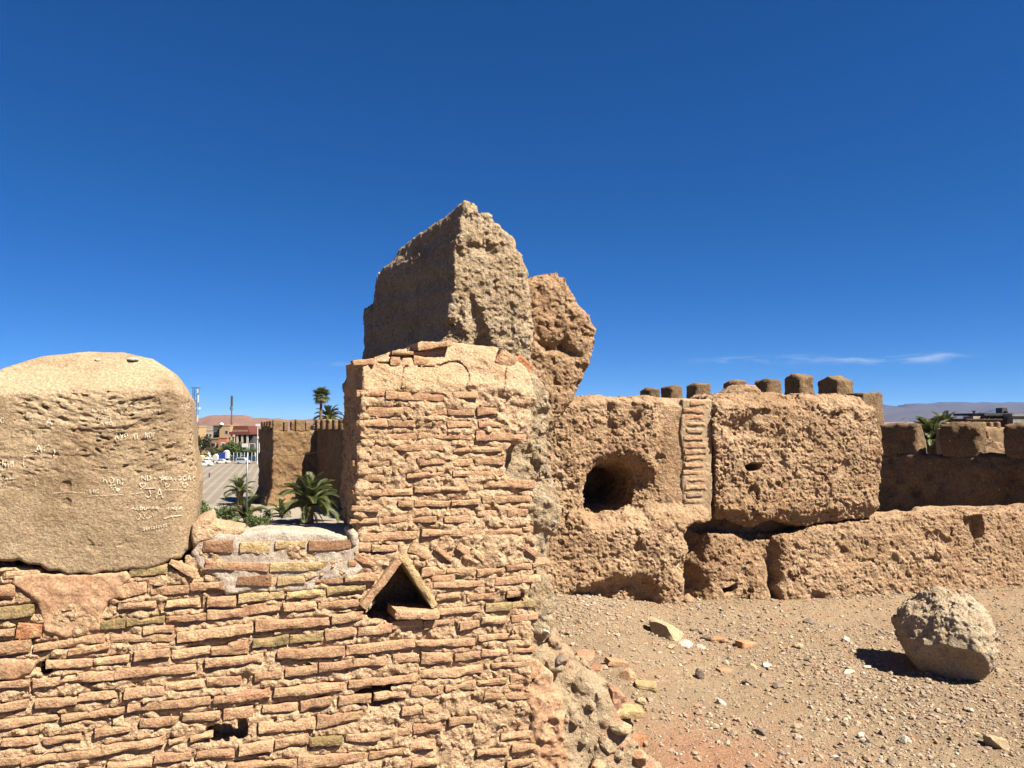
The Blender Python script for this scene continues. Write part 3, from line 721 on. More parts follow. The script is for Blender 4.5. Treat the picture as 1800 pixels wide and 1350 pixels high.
# ------------------------------------------------------------------ the plastered merlon with its scratched writing
ml_o = FB.world(0.0, 0.22, 0.72)
merlon = thing('plastered_merlon', ml_o, 'thick mud plastered merlon with domed top, scratched all over with white writing', 'merlon')
PM = pxs(FB, [(-90, 985), (-100, 850), (-95, 740), (-75, 705), (-30, 672, 0.14), (20, 648, 0.19), (80, 628, 0.22), (160, 619, 0.22), (220, 622, 0.22), (270, 634, 0.2), (305, 655, 0.15), (322, 680, 0.1), (332, 700),
              (336, 740), (340, 790), (346, 825), (350, 850), (348, 890), (344, 920), (343, 966), (326, 970), (318, 982), (300, 984), (285, 994), (255, 1003), (232, 1001), (205, 1007), (180, 1006), (165, 1013), (142, 1008), (120, 1012), (104, 1003), (85, 1003), (70, 992), (50, 991), (34, 984), (20, 987), (-20, 986)])
vE = FB.pix(150, 684)[1]
def frontM(u, v):
    e = vE + 0.012 * np.sin(u * 5)
    t = v - e + 0.01
    return 0.575 * (t + np.sqrt(t * t + 0.011 ** 2)) - 0.004 + 0.35 * np.maximum(v - e - 0.10, 0) + 0.09 * np.maximum((u - FB.pix(302, 800)[0]) / 0.10, 0) ** 2
chip0, chip1, chip2 = FB.pix(150, 845)[1], FB.pix(150, 800)[1], FB.pix(150, 688)[1]
def roughM(P, U, W, V): return 0.006 * fbm(P, 3.0, 2, 81)
def fineM(P, U, W, V):
    chip = sstep(chip0 - 0.02, chip1, V + 0.06 * fbm(P, 3.5, 2, 81)) * sstep(chip2 + 0.010, chip2 - 0.008, V) * sstep(-0.8, -0.25, fbm(P, 5.5, 3, 82)) * (W < 0.08)
    L = np.stack([U * 0.33, W, V + 0.12 * np.sin(U * 9) * 0.3], -1).astype(np.float32)
    f = fbm(L, 78.0, 2, 83, 0.6)
    flake = np.floor(f * 3.2) / 3.2 * 0.7 + 0.3 * f                     # plaster broken off in thin leaves
    L2 = np.stack([U * 0.42, W, V + 0.02 * np.sin(U * 11) + 0.006 * fbm(P, 9, 2, 96)], -1).astype(np.float32)
    dens = sstep(-0.3, 0.5, fbm(P, 4.5, 2, 97))
    pits = (0.045 * pebbles(L2, 46.0, 92, 0.30) + 0.055 * pebbles(L2, 84.0, 93, 0.45)) * (0.35 + 0.65 * dens)
    deep = sstep(0.70, 0.95, fbm(L, 20, 2, 88))
    r = 0.0014 * fbm(P, 30, 3, 84) + chip * (0.0035 * np.clip(flake, -1.2, 0.4) - pits - 0.006 * deep)
    low = (1 - chip) * (V < chip2)
    gouge = np.minimum(np.maximum(ridge(np.stack([U * 0.5, W, V + 0.3 * U], -1).astype(np.float32), 9.0, 1, 86) - 0.965, 0) * 26, 1) * sstep(0.0, 0.4, fbm(P, 5, 2, 94))
    scr = np.minimum(np.maximum(ridge(np.stack([U * 0.45, W, V - 0.2 * U], -1).astype(np.float32), 22.0, 1, 89) - 0.95, 0) * 20, 1) * sstep(-0.1, 0.3, fbm(P, 6, 2, 90))
    spots = 0.018 * pebbles(P, 22.0, 95, 0.10) * low
    return r - 0.004 * gouge * low - 0.0035 * scr * (V < chip2) - spots
body = slab('body', FB, PM, -0.014, 0.44, 0.016, 0.0044, M['plaster'], merlon, frontM, None, roughM, 0.04, 0.05, fineM, 0.028, False)

# ------------------------------------------------------------------ rammed-earth ruins behind
def rammed_rough(s, a=1.0):
    return lambda P, U, W, V: a * (0.026 * fbm(P, 2.2, 2, s) + 0.013 * fbm(P, 6.0, 2, s + 3) - 0.045 * sstep(0.45, 0.95, fbm(P, 4.5, 2, s + 17)) - 0.008)
def rammed_fine(s, a=1.0):
    return lambda P, U, W, V: a * (0.007 * fbm(P, 17.0, 3, s + 21, 0.65) + 0.007 * ridge(P, 30.0, 3, s + 6, 0.75) + 0.012 * pebbles(P, 16.0, s + 8, 0.3) + 0.022 * pebbles(P, 44.0, s + 13, 0.7)
        - 0.016 * sstep(0.25, 0.8, fbm(P, 21, 2, s + 19)) - 0.010)
# tall block leaning up behind the pillar: two faces meeting in an upright edge
FC = Frame(-0.33, 4.20, 0.0)
def cpt(px, py, Y):
    p = at(px, py, Y); return (p[0] - FC.o[0], p[2])
PMon = [(cpt(645, 1000, 5.1)[0], -0.1), cpt(644, 620, 5.1), cpt(644, 545, 5.1), cpt(655, 535, 5.0), cpt(664, 480, 4.95), cpt(690, 462, 4.85), cpt(700, 436, 4.75), cpt(735, 410, 4.6), cpt(762, 392, 4.5), cpt(795, 362, 4.3), cpt(818, 348, 4.25),
        cpt(832, 352, 4.25), cpt(842, 368, 4.25), cpt(858, 370, 4.27), cpt(885, 395, 4.3), cpt(903, 408, 4.3), cpt(908, 432, 4.3), cpt(922, 456, 4.35), cpt(929, 482, 4.35), cpt(931, 560, 4.35), cpt(935, 640, 4.35), (cpt(935, 1000, 4.35)[0], -0.1)]
ua, va = cpt(818, 350, 4.25); ub, vb = cpt(789, 605, 4.2)
def frontC(u, v):
    uc = ub + (ua - ub) * (v - vb) / (va - vb)
    uc = uc + 0.03 * fbm(np.stack([v * 0, v, v * 0], -1).astype(np.float32), 5.0, 3, 133)
    f = np.where(u < uc, (uc - u) * 1.25, (u - uc) * 0.36)
    g = poly_sdf(u, v, [cpt(828, 525, 4.25), cpt(842, 545, 4.25), cpt(862, 612, 4.25), cpt(822, 612, 4.25)])
    return f + 0.05 * sstep(0.03, -0.03, g) + 0.06 * sstep(0.35, 0.0, va - v)
def sideC(U, V): return 0.62 + 0.38 * sstep(-0.06, 0.0, U - (ub + (ua - ub) * (V - vb) / (va - vb))) + 0.4 * sstep(-0.45, -0.55, U)
mono = slab('earth_monolith', FC, PMon, 0.0, 1.25, 0.03, 0.0085, M['rammed_grey'], None, frontC, None,
    lambda P, U, W, V: rammed_rough(101, 0.7)(P, U, W, V) * sideC(U, V), 0.10, 0.10, lambda P, U, W, V: rammed_fine(101, 0.9)(P, U, W, V) * sideC(U, V), 0.045, False)
tag(mono, 'tall pointed block of grey rammed earth rising behind the brick pillar, left side in shade', 'earth block')
FBo = Frame(0.0, 4.55, 8.0)
PBo = pxs(FBo, [(905, 500), (925, 487), (945, 483), (978, 478), (996, 490), (1008, 514), (1020, 534), (1040, 552), (1052, 580), (1050, 612), (1044, 642), (1028, 672), (1012, 694), (998, 716), (975, 745), (945, 800), (940, 1060), (840, 1060), (840, 520)])
PBo[PBo[:, 1] < 0.7, 1] = -0.1
bould = slab('earth_lump', FBo, PBo, -0.05, 0.55, 0.08, 0.009, M['rammed'], None, lambda u, v: 0.06 * sstep(0.05, -0.03, poly_sdf(*warp(u, v, 0.04), pxs(FBo, [(955, 598), (1000, 600), (1003, 618), (965, 620)]))) , None,
    rammed_rough(141, 0.9), 0.12, 0.14, rammed_fine(141, 0.9), 0.045, False)
tag(bould, 'rounded brown lump of rammed earth leaning against the tall pointed block', 'earth block')

# pierced wall with the round hole and the strip of bricks
o_ = FR.world(0.9, 0.3, 0.0)
pierced = thing('pierced_wall', o_, 'rough rammed earth wall with a large round hole and a strip of small bricks', 'earth wall')
PW1 = pxs(FR, [(830, 1110), (830, 692), (985, 686), (1010, 690), (1045, 692), (1075, 696), (1110, 697), (1160, 696), (1200, 698), (1246, 700), (1250, 760), (1251, 860), (1250, 916), (1210, 926), (1200, 942), (1206, 975), (1203, 1010), (1200, 1050), (1190, 1110)])
PW1[:, 1] = np.where(PW1[:, 1] < 0.12, -0.1, PW1[:, 1])
hc = FR.pix(1073, 862); ps = FR.scale(1080, 860)
HP = pxs(FR, [(1030, 862), (1036, 840), (1052, 824), (1075, 818), (1100, 820), (1118, 832), (1128, 850), (1128, 872), (1118, 890), (1098, 902), (1060, 904), (1040, 896)])
def front1(u, v):
    u, v = warp(u, v, 0.03)
    # shallow hollow fanning out to the right of the hole; sloping shoulder at the top; undercut foot
    a = sstep(0.16, -0.05, poly_sdf(u, v, HP + np.array([0.06, -0.01]))) * 0.15
    b = sstep(FR.pix(1000, 712)[1], FR.pix(1000, 690)[1], v) * 0.10
    c = 0.12 * sstep(0.07, -0.07, poly_sdf(u, v, pxs(FR, [(985, 1052), (1060, 1030), (1110, 1012), (1150, 1030), (1160, 1110), (980, 1130)])))
    d = 0.06 * sstep(FR.pix(1000, 900)[1] + 0.05, FR.pix(1000, 900)[1] - 0.05, v)
    e = 0.06 * sstep(FR.pix(1145, 800)[0], FR.pix(1170, 800)[0], u) * sstep(FR.pix(1145, 930)[1], FR.pix(1145, 900)[1], v)
    return a + b + c - d + e
def cut1(d, U, W, V):
    u2, v2 = np.broadcast_arrays(U[:, 0, :], V[0, 0, :][None, :])
    n = poly_sdf(u2, v2, HP)[:, None, :]
    return np.maximum(d, -np.maximum(n + 0.10 * np.maximum(W - 0.2, 0), W - 0.95))
def rough1(P, U, W, V):
    smooth = sstep(FR.pix(1150, 800)[0], FR.pix(1180, 800)[0], U) * sstep(FR.pix(1145, 930)[1], FR.pix(1145, 900)[1], V)
    return rammed_rough(171, 1.0)(P, U, W, V) * (1 - 0.72 * smooth)
def fine1(P, U, W, V):
    smooth = sstep(FR.pix(1150, 800)[0], FR.pix(1180, 800)[0], U) * sstep(FR.pix(1145, 930)[1], FR.pix(1145, 900)[1], V)
    return rammed_fine(171, 1.0)(P, U, W, V) * (1 - 0.7 * smooth)
slab('body', FR, PW1, 0.0, 1.1, 0.06, 0.0095, M['rammed'], pierced, front1, cut1, rough1, 0.11, 0.12, fine1, 0.05, False)
ST = pxs(FR, [(1204, 702), (1256, 702), (1257, 800), (1256, 914), (1212, 918), (1206, 890), (1203, 850), (1206, 800), (1200, 760), (1203, 730)])
slab('mortar_strip', FR, ST, 0.052, 0.18, 0.012, 0.008, M['strip'], pierced, None, None, lambda P, U, W, V: 0.006 * fbm(P, 8, 3, 191), 0.05, 0.05, lambda P, U, W, V: 0.012 * pebbles(P, 30, 192, 0.6), 0.03, False)
rr = random.Random(5)
y = 708.0
k = 0
while y < 914:
    x0 = 1207 + rr.uniform(-2, 6); x1 = 1242 + rr.uniform(-3, 4)
    mt = 'brick_pink' if k in (0, 1, 2, 3, 5, 6, 11) else rr.choice(['strip', 'brick_pink', 'brick', 'rubble'])
    if k in (0,): x0 = 1218
    put_brick(FR, x0, y, x1, y + rr.uniform(-1, 1), rr.uniform(7.0, 9.0), mt, pierced, prot=rr.uniform(0.010, 0.017), depth=0.08, w_off=0.054, amp=1.0)
    y += rr.uniform(11.5, 13.6); k += 1

# upper block lying over the low wall, with the gap of missing earth beneath
PW2 = pxs(FR, [(1254, 704), (1262, 694), (1290, 690), (1345, 690), (1400, 689), (1445, 693), (1465, 690), (1500, 690), (1528, 698), (1540, 715), (1546, 745), (1553, 780), (1553, 820), (1556, 850), (1548, 900), (1535, 914), (1490, 921), (1450, 926), (1410, 930), (1385, 922), (1360, 916), (1335, 926), (1318, 928), (1300, 922), (1275, 927), (1256, 915)])
def front2(u, v):
    u, v = warp(u, v, 0.03, 7, 3)
    h = 0.20 * sstep(0.01, -0.03, poly_sdf(u, v, pxs(FR, [(1310, 818), (1325, 812), (1340, 816), (1336, 825), (1318, 827)])))
    g = 0.06 * sstep(0.05, -0.06, poly_sdf(u, v, pxs(FR, [(1275, 750), (1290, 735), (1330, 735), (1330, 765), (1285, 775)])))
    s = 0.10 * sstep(FR.pix(1400, 720)[1], FR.pix(1400, 690)[1], v) + 0.07 * sstep(FR.pix(1400, 890)[1], FR.pix(1400, 925)[1], v)
    return h + g + s
up = slab('upper_earth_block', FR, PW2, 0.0, 0.55, 0.04, 0.0095, M['rammed'], None, front2, None, rammed_rough(201, 1.0), 0.11, 0.12, rammed_fine(201, 1.0), 0.05, False)
tag(up, 'big rough rammed earth block resting on the low wall beside the strip of bricks', 'earth block')
PL = pxs(FR, [(1190, 935), (1215, 930), (1262, 940), (1300, 942), (1340, 944), (1370, 946), (1400, 942), (1430, 932), (1460, 924), (1500, 918), (1552, 910), (1620, 906), (1700, 900), (1800, 896), (2150, 880), (2150, 1200), (1185, 1200)])
PL[:, 1] = np.maximum(PL[:, 1], -0.1)
def front3(u, v):
    u, v = warp(u, v, 0.035, 6, 5)
    left = 0.07 * sstep(FR.pix(1385, 1000)[0], FR.pix(1360, 1000)[0], u) - 0.0
    shade = 0.16 * sstep(FR.pix(1262, 1000)[0], FR.pix(1225, 1000)[0], u)
    joint = 0.09 * np.exp(-((u - FR.pix(1374, 1000)[0] - 0.05 * (v - 0.4)) / 0.03) ** 2) * sstep(0.5, 0.3, v)
    notch = 0.10 * sstep(0.02, -0.03, poly_sdf(u, v, pxs(FR, [(1708, 908), (1738, 905), (1742, 935), (1722, 956), (1712, 930)])))
    nib = 0.14 * sstep(0.01, -0.03, poly_sdf(u, v, pxs(FR, [(1280, 1035), (1303, 1028), (1300, 1045), (1283, 1047)])))
    return left + shade + joint + notch + nib + 0.05 * v
def cut3(d, U, W, V):
    # backing added behind the gap under the upper block to stop sky light
    u0, u1, vt = FR.pix(1240, 900)[0], FR.pix(1500, 900)[0], FR.pix(1400, 885)[1]
    b = np.maximum(np.maximum(u0 - U, U - u1), np.maximum(np.maximum(0.30 - W, W - 0.48), V - vt))
    return np.minimum(d, b)
low = slab('low_earth_wall', FR, PL, 0.0, 0.50, 0.035, 0.0105, M['rammed'], None, front3, cut3,
    lambda P, U, W, V: rammed_rough(231, 0.7)(P, U, W, V), 0.09, 0.10, lambda P, U, W, V: rammed_fine(231, 0.85)(P, U, W, V) * np.where(W > 0.36, 0.35, 1.0), 0.05, False)
tag(low, 'long low rammed earth wall running off to the right behind the boulder', 'earth wall')
FL = Frame(*FR.world(0, 0.55, 0)[:2], 11.0)
lump_ = slab('earth_clod', FL, pxs(FL, [(1284, 700), (1288, 688), (1300, 681), (1314, 675), (1330, 678), (1340, 686), (1344, 700)]), 0.0, 0.35, 0.05, 0.012, M['rammed'], None, None, None, rammed_rough(261, 0.5), 0.08, 0.1, rammed_fine(261, 0.7), 0.04, False)
tag(lump_, 'pale clod of earth on top of the upper block among the far merlons', 'earth clod')

# the boulder on the ground
FK = Frame(2.84, 4.95, -30.0)
PKk = pxs(FK, [(1568, 1100), (1573, 1074), (1588, 1053), (1612, 1042), (1650, 1037), (1684, 1042), (1716, 1058), (1742, 1082), (1757, 1112), (1757, 1148), (1748, 1172), (1736, 1188), (1700, 1194), (1652, 1190), (1618, 1172), (1594, 1150), (1574, 1126)])
KP0 = at(1650, 1116, 4.72); KN = np.array([-0.50, -0.68, -0.52]); KN = KN / np.linalg.norm(KN)
def cutK(d, U, W, V):
    # flat broken underside on the left front
    X = FK.o[0] + U * FK.u[0] + W * FK.w[0]; Yy = FK.o[1] + U * FK.u[1] + W * FK.w[1]
    C = FK.world(np.float64(0.02), np.float64(0.0), np.float64(0.22))
    for n, q in (((-0.55, -0.35, 0.76), 0.235), ((0.70, -0.55, 0.45), 0.275), ((0.2, -0.6, 0.77), 0.235), ((-0.9, -0.1, 0.4), 0.335), ((0.75, 0.1, 0.65), 0.31)):
        d = np.maximum(d, (X - C[0]) * n[0] + (Yy - C[1]) * n[1] + (V - C[2]) * n[2] - q)
    return np.maximum(d, (X - KP0[0]) * KN[0] + (Yy - KP0[1]) * KN[1] + (V - KP0[2]) * KN[2])
def frontK(u, v):
    return 0.7 * np.maximum(np.abs(u - 0.04) - 0.10, 0) ** 1.2 + 0.50 * np.maximum(v - 0.20, 0) + 0.12 * np.maximum(0.12 - v, 0)
def faceK(P): return 1 - 0.8 * np.exp(-(((P - KP0) @ KN) / 0.03) ** 2)
rock = slab('boulder', FK, PKk, -0.28, 0.28, 0.13, 0.0065, M['stone_rough'], None, frontK, cutK,
    lambda P, U, W, V: 0.032 * fbm(P, 4.5, 3, 281) - 0.006, 0.08, 0.1,
    lambda P, U, W, V: (0.012 * ridge(P, 13.0, 3, 283) + 0.026 * pebbles(P, 17, 285, 0.5) + 0.022 * pebbles(P, 38, 287, 0.7) - 0.02) * faceK(P), 0.045, False)
tag(rock, 'large rough pale boulder lying on the ground before the low wall', 'boulder')

# ------------------------------------------------------------------ loose stones and gravel on the terrace
def ico(sub):
    t = (1 + 5 ** 0.5) / 2
    V = [(-1, t, 0), (1, t, 0), (-1, -t, 0), (1, -t, 0), (0, -1, t), (0, 1, t), (0, -1, -t), (0, 1, -t), (t, 0, -1), (t, 0, 1), (-t, 0, -1), (-t, 0, 1)]
    Fs = [(0, 11, 5), (0, 5, 1), (0, 1, 7), (0, 7, 10), (0, 10, 11), (1, 5, 9), (5, 11, 4), (11, 10, 2), (10, 7, 6), (7, 1, 8), (3, 9, 4), (3, 4, 2), (3, 2, 6), (3, 6, 8), (3, 8, 9), (4, 9, 5), (2, 4, 11), (6, 2, 10), (8, 6, 7), (9, 8, 1)]
    V = [np.array(v) / np.linalg.norm(v) for v in V]
    for _ in range(sub):
        mid = {}; NF = []
        def m(i, j):
            k = (min(i, j), max(i, j))
            if k not in mid:
                p = V[i] + V[j]; V.append(p / np.linalg.norm(p)); mid[k] = len(V) - 1
            return mid[k]
        for a, b, c in Fs:
            x, y, z = m(a, b), m(b, c), m(c, a); NF += [(a, x, z), (b, y, x), (c, z, y), (x, y, z)]
        Fs = NF
    return np.array(V, np.float32), np.array(Fs)
ICO0, ICO2 = ico(0), ico(2)
def island(name, cols, bump=0.6):
    m, nt, b = nodes_of(name); g = NT(nt)
    geo = g.n('ShaderNodeNewGeometry')
    rp = g.n('ShaderNodeValToRGB'); nt.links.new(geo.outputs['Random Per Island'], rp.inputs[0])
    cr = rp.color_ramp
    while len(cr.elements) < len(cols): cr.elements.new(0.5)
    for i, c in enumerate(cols):
        cr.elements[i].position = i / (len(cols) - 1); cr.elements[i].color = c4(tuple(x * KA for x in c))
    n = g.noise(geo.outputs['Position'], 120, 3, 0.6)
    col = g.mix(1.0, rp.outputs[0], g.mix(g.rng(n, 0.3, 0.7), (0.75, 0.75, 0.75), (1.2, 1.2, 1.2)), 'MULTIPLY')
    nt.links.new(col, b.inputs['Base Color']); b.inputs['Roughness'].default_value = 0.95; b.inputs['Specular IOR Level'].default_value = 0.15
    return m
M['gravel'] = island('gravel', [(0.36, 0.265, 0.175), (0.43, 0.33, 0.225), (0.38, 0.275, 0.18), (0.48, 0.39, 0.29), (0.33, 0.26, 0.20), (0.42, 0.29, 0.19), (0.54, 0.46, 0.37), (0.40, 0.30, 0.20), (0.28, 0.22, 0.18), (0.42, 0.26, 0.17)])
rg = np.random.default_rng(3)
def scatter(n, x0, x1, y0, y1, smin, smax, power=2.5, mask=None):
    X = rg.uniform(x0, x1, n).astype(np.float32); Y = rg.uniform(y0, y1, n).astype(np.float32)
    if mask is not None:
        k = rg.uniform(0, 1, n) < mask(X, Y); X, Y = X[k], Y[k]
    n = len(X)
    S = smin + (smax - smin) * rg.uniform(0, 1, n) ** power
    V0, F0 = ICO0
    V = V0[None] * (1 + 0.35 * rg.uniform(-1, 1, (n, len(V0), 1)))
    V = V * (S[:, None, None] * np.stack([np.ones(n), rg.uniform(0.6, 1, n), rg.uniform(0.4, 0.85, n)], -1)[:, None, :])
    an = rg.uniform(0, 6.283, n); c, s = np.cos(an)[:, None], np.sin(an)[:, None]
    V = np.stack([V[..., 0] * c - V[..., 1] * s, V[..., 0] * s + V[..., 1] * c, V[..., 2]], -1)
    Z = ground_z(X, Y)
    V += np.stack([X, Y, Z + S * 0.2], -1)[:, None, :]
    Fs = F0[None] + (np.arange(n) * len(V0))[:, None, None]
    return V.reshape(-1, 3), Fs.reshape(-1, 3)
def gmask(X, Y):
    P = np.stack([X, Y, X * 0], -1).astype(np.float32)
    return np.clip(0.22 + 0.75 * sstep(-0.1, 0.7, fbm(P, 1.1, 3, 15)) + 0.6 * np.exp(-(((X - 1.7) / 0.9) ** 2 + ((Y - 5.6) / 0.7) ** 2)), 0, 1)
sets = [scatter(44000, 0.2, 5.2, 3.0, 7.2, 0.0035, 0.011, 1.6, gmask), scatter(9000, 0.3, 5.2, 3.2, 7.2, 0.008, 0.024, 2.2, gmask)]
off = 0; VV = []; FF = []
for v_, f_ in sets:
    VV.append(v_); FF.append(f_ + off); off += len(v_)
tag(link('gravel', new_mesh('gravel', np.concatenate(VV), np.concatenate(FF), False), M['gravel']), 'loose gravel and small stones strewn over the dusty ground', 'gravel', None, 'stuff')

M['stone_pale'] = earth('pale_stone', (0.58, 0.52, 0.43), (0.66, 0.60, 0.51), (0.50, 0.42, 0.32), big=10, mid=25, grain=160, bump=0.7, bdist=0.004, coord='obj')
M['stone_tan'] = earth('tan_stone', (0.46, 0.355, 0.22), (0.53, 0.42, 0.27), (0.40, 0.29, 0.17), big=10, mid=25, grain=160, bump=0.7, bdist=0.004, coord='obj')
M['stone_dark'] = earth('dark_stone', (0.20, 0.155, 0.125), (0.27, 0.21, 0.17), (0.33, 0.25, 0.18), big=10, mid=25, grain=160, bump=0.7, bdist=0.004, coord='obj')
M['stone_orange'] = earth('orange_brick_bit', (0.50, 0.26, 0.14), (0.55, 0.32, 0.18), (0.50, 0.36, 0.21), big=10, mid=25, grain=160, bump=0.6, bdist=0.003, coord='obj')
M['clay_red'] = earth('red_clay', (0.42, 0.205, 0.125), (0.48, 0.28, 0.18), (0.46, 0.33, 0.215), big=8, mid=20, grain=120, bump=0.8, bdist=0.005, coord='obj')
SEED = [500]
from mathutils.bvhtree import BVHTree
def tree_of(objs):
    VV, FF, n = [], [], 0
    for ob, off in objs:
        m = ob.data; co = np.empty(len(m.vertices) * 3, np.float32); m.vertices.foreach_get('co', co); co = co.reshape(-1, 3) + np.array(off, np.float32)
        ix = np.empty(len(m.loops), np.int32); m.loops.foreach_get('vertex_index', ix); FF.append(ix.reshape(-1, 4) + n); VV.append(co); n += len(co)
    V = np.concatenate(VV); Fq = np.concatenate(FF)
    Fq = Fq[V[Fq[:, 0], 0] > -0.3]
    return BVHTree.FromPolygons(V.tolist(), Fq.tolist())
HEAPT = tree_of([(heap, heap.location), (rub, bw_o)])
def foot(px, py, hpx, Y):
    """the spot a loose piece rests on: the rubble slope where it lies on it, else the ground"""
    if Y is not None:
        if Y < 3.85 or py < 640:
            if py < 700: return at(px, py, Y)
            r = HEAPT.ray_cast(Vector((0, 0, EYE)), Vector(ray(px, py + hpx * 0.15)).normalized())
            if r[0] is not None: return np.array(r[0])
    p = on_z(px, py + hpx * 0.3, 0.0)
    for _ in range(3): p = on_z(px, py + hpx * 0.3, float(ground_z(np.array([p[0]]), np.array([p[1]]))[0]))
    return p
def stone(name, px, py, wpx, hpx, mat, label, cat='stone', z=None, flat=0.6, lift=0.35, blocky=0.0, Y=None):
    """a stone whose foot is seen at (px, py + hpx/2)"""
    SEED[0] += 1; s = SEED[0]; rn = random.Random(s)
    p = foot(px, py, hpx, Y)
    a = wpx / 2 * p[1] / F; c = hpx / 2 * p[1] / F * 0.95
    V0, F0 = ICO2
    V = V0.copy()
    if blocky: V = V / (np.abs(V) ** 6).sum(1, keepdims=True) ** (1 / 6.) * blocky + V * (1 - blocky)
    S = (V0 + s * 3.1).astype(np.float32)
    V = V * (1 + 0.22 * fbm(S, 1.3, 2, s)[:, None] + 0.10 * fbm(S, 3.5, 2, s + 5)[:, None])
    # knock a few flat facets
    for _ in range(7):
        n = np.array([rn.gauss(0, 1), rn.gauss(0, 1), rn.gauss(0, 1)]); n /= np.linalg.norm(n)
        d = V @ n; k = rn.uniform(0.55, 0.85); V = V - np.maximum(d - k, 0)[:, None] * n
    V = V * np.array([a, a * rn.uniform(0.7, 0.95), c])
    o = link(name, new_mesh(name, V, F0, False), M[mat], None, (p[0], p[1], p[2] + c * (lift if Y is None or py < 700 else -0.15)))
    o.rotation_euler = (rn.uniform(-.15, .15), rn.uniform(-.15, .15), rn.uniform(-.5, .5))
    return tag(o, label, cat)
def frag(name, px, py, wpx, hpx, mat, label, rz=0.0, tilt=0.0, roll=0.0, Y=None, cat='brick fragment'):
    SEED[0] += 1
    p = foot(px, py, hpx, Y)
    L = wpx * p[1] / F; H = min(0.045, hpx * 0.55 * p[1] / F)
    V, Fs = brick_mesh(L, H, L * 0.6, SEED[0], amp=0.9)
    # close the back
    me = bpy.data.meshes.new(name)
    V = V - np.array([0, L * 0.3, 0], np.float32)
    me.from_pydata([tuple(q) for q in V], [], Fs); me.update()
    import bmesh
    bm = bmesh.new(); bm.from_mesh(me); bmesh.ops.holes_fill(bm, edges=bm.edges, sides=0); bm.to_mesh(me); bm.free()
    o = link(name, me, M[mat], None, (p[0], p[1], p[2] + H * 0.35))
    o.rotation_euler = (roll, tilt, rz)
    return tag(o, label, cat)
stone('slab_stone', 1170, 1105, 76, 44, 'stone_tan', 'large flat tan slab of stone below the round hole of the pierced wall', blocky=0.6)
frag('brick_fragment', 1311, 1131, 32, 22, 'stone_orange', 'orange brick fragment lying alone right of the flat tan slab', 0.5, 0.1)
frag('brick_fragment', 1262, 1122, 26, 16, 'stone_orange', 'small orange brick bit nearest to the flat tan slab', -0.3, -0.1)
stone('stone', 1240, 1120, 26, 14, 'stone_dark', 'dark grey stone touching the right edge of the flat tan slab')
stone('stone', 1205, 1131, 30, 11, 'stone_pale', 'flat white stone just under the flat tan slab', flat=0.4)
stone('stone', 1232, 1137, 18, 10, 'stone_pale', 'small white stone right of the flat white one under the tan slab')
stone('stone', 1178, 1136, 20, 14, 'stone_tan', 'pointed tan stone propping the front of the flat tan slab')
frag('brick_fragment', 1084, 1163, 38, 20, 'brick', 'tan broken brick on the ground just behind the rubble slope', 0.2, 0.25, Y=4.35)
stone('clay_slab', 1100, 1182, 46, 30, 'pinkplaster', 'pinkish slab of clay below the tan broken brick behind the slope', 'clay lump', blocky=0.6, Y=4.1)
frag('brick_fragment', 1136, 1203, 38, 20, 'brick_yellow', 'pale tan brick end at the right foot of the rubble slope', -0.15, 0.05, Y=4.05)
stone('clay_lump', 1078, 1212, 48, 50, 'clay_red', 'biggest red clay lump on the rubble slope', 'clay lump', Y=3.72)
stone('clay_lump', 1030, 1146, 46, 22, 'clay_red', 'rounded reddish clay lump highest up beside the rubble slope', 'clay lump', Y=3.72)
stone('clay_lump', 1052, 1168, 34, 26, 'clay_red', 'reddish clay piece between the highest clay lump and the biggest one', 'clay lump', Y=3.72)
stone('clay_lump', 1098, 1237, 36, 14, 'clay_red', 'thin red clay piece under the biggest red lump', 'clay lump', Y=3.7)
frag('brick_fragment', 1100, 1252, 60, 22, 'brick_yellow', 'long pale brick lying flat on the rubble slope under the red clay', 0.1, 0.05, Y=3.62)
stone('stone', 1087, 1272, 50, 28, 'stone_tan', 'rough tan stone under the long pale brick', Y=3.5)
stone('stone', 1066, 1302, 34, 34, 'rubble', 'pale rubble stone above the bottom of the slope, largest of the grey ones', Y=3.42)
frag('brick_fragment', 1118, 1299, 32, 26, 'brick_red', 'squarish red brick stub at the right edge of the rubble slope', 0.5, 0.0, Y=3.6)
stone('stone', 1120, 1325, 40, 30, 'pinkplaster', 'pinkish stone lowest on the rubble slope', Y=3.55)
for q_, (px_, py_, w_, h_, mt_, Y_, lb_) in enumerate([
    (1010, 1258, 26, 20, 'rubble', 3.33, 'grey rubble stone high on the slope against the pink plaster'), (1040, 1236, 24, 18, 'rubble', 3.42, 'grey rubble stone in the middle of the slope left of the red lump'),
    (1030, 1290, 30, 22, 'rubble', 3.30, 'grey stone low in the middle of the slope'), (1088, 1322, 26, 18, 'rubble', 3.45, 'grey stone above the pinkish lowest stone'),
    (1050, 1338, 30, 22, 'pinkplaster', 3.32, 'pink clay clod at the bottom edge of the slope'), (985, 1158, 26, 18, 'stone_dark', 3.42, 'dark stone at the top of the slope beside the pillar'),
    (1128, 1228, 24, 14, 'stone_tan', 3.9, 'tan stone at the slope foot under the pale brick end'), (1140, 1345, 30, 20, 'clay_red', 3.6, 'red clay bit in the lower right end of the slope')]):
    stone('stone', px_, py_, w_, h_, mt_, lb_, Y=Y_)
stone('stone', 958, 1109, 15, 11, 'stone_pale', 'small white stone stuck at the foot of the pillar beside the slope', Y=3.3)
stone('stone', 1268, 1235, 20, 13, 'stone_pale', 'white stone alone on bare ground, nearest to the rubble slope')
stone('stone', 1337, 1284, 26, 15, 'stone_dark', 'dark stone on the bare ground nearest to the bottom edge')
stone('stone', 1315, 1199, 22, 14, 'stone_dark', 'dark purple grey stone in the middle of the gravel')
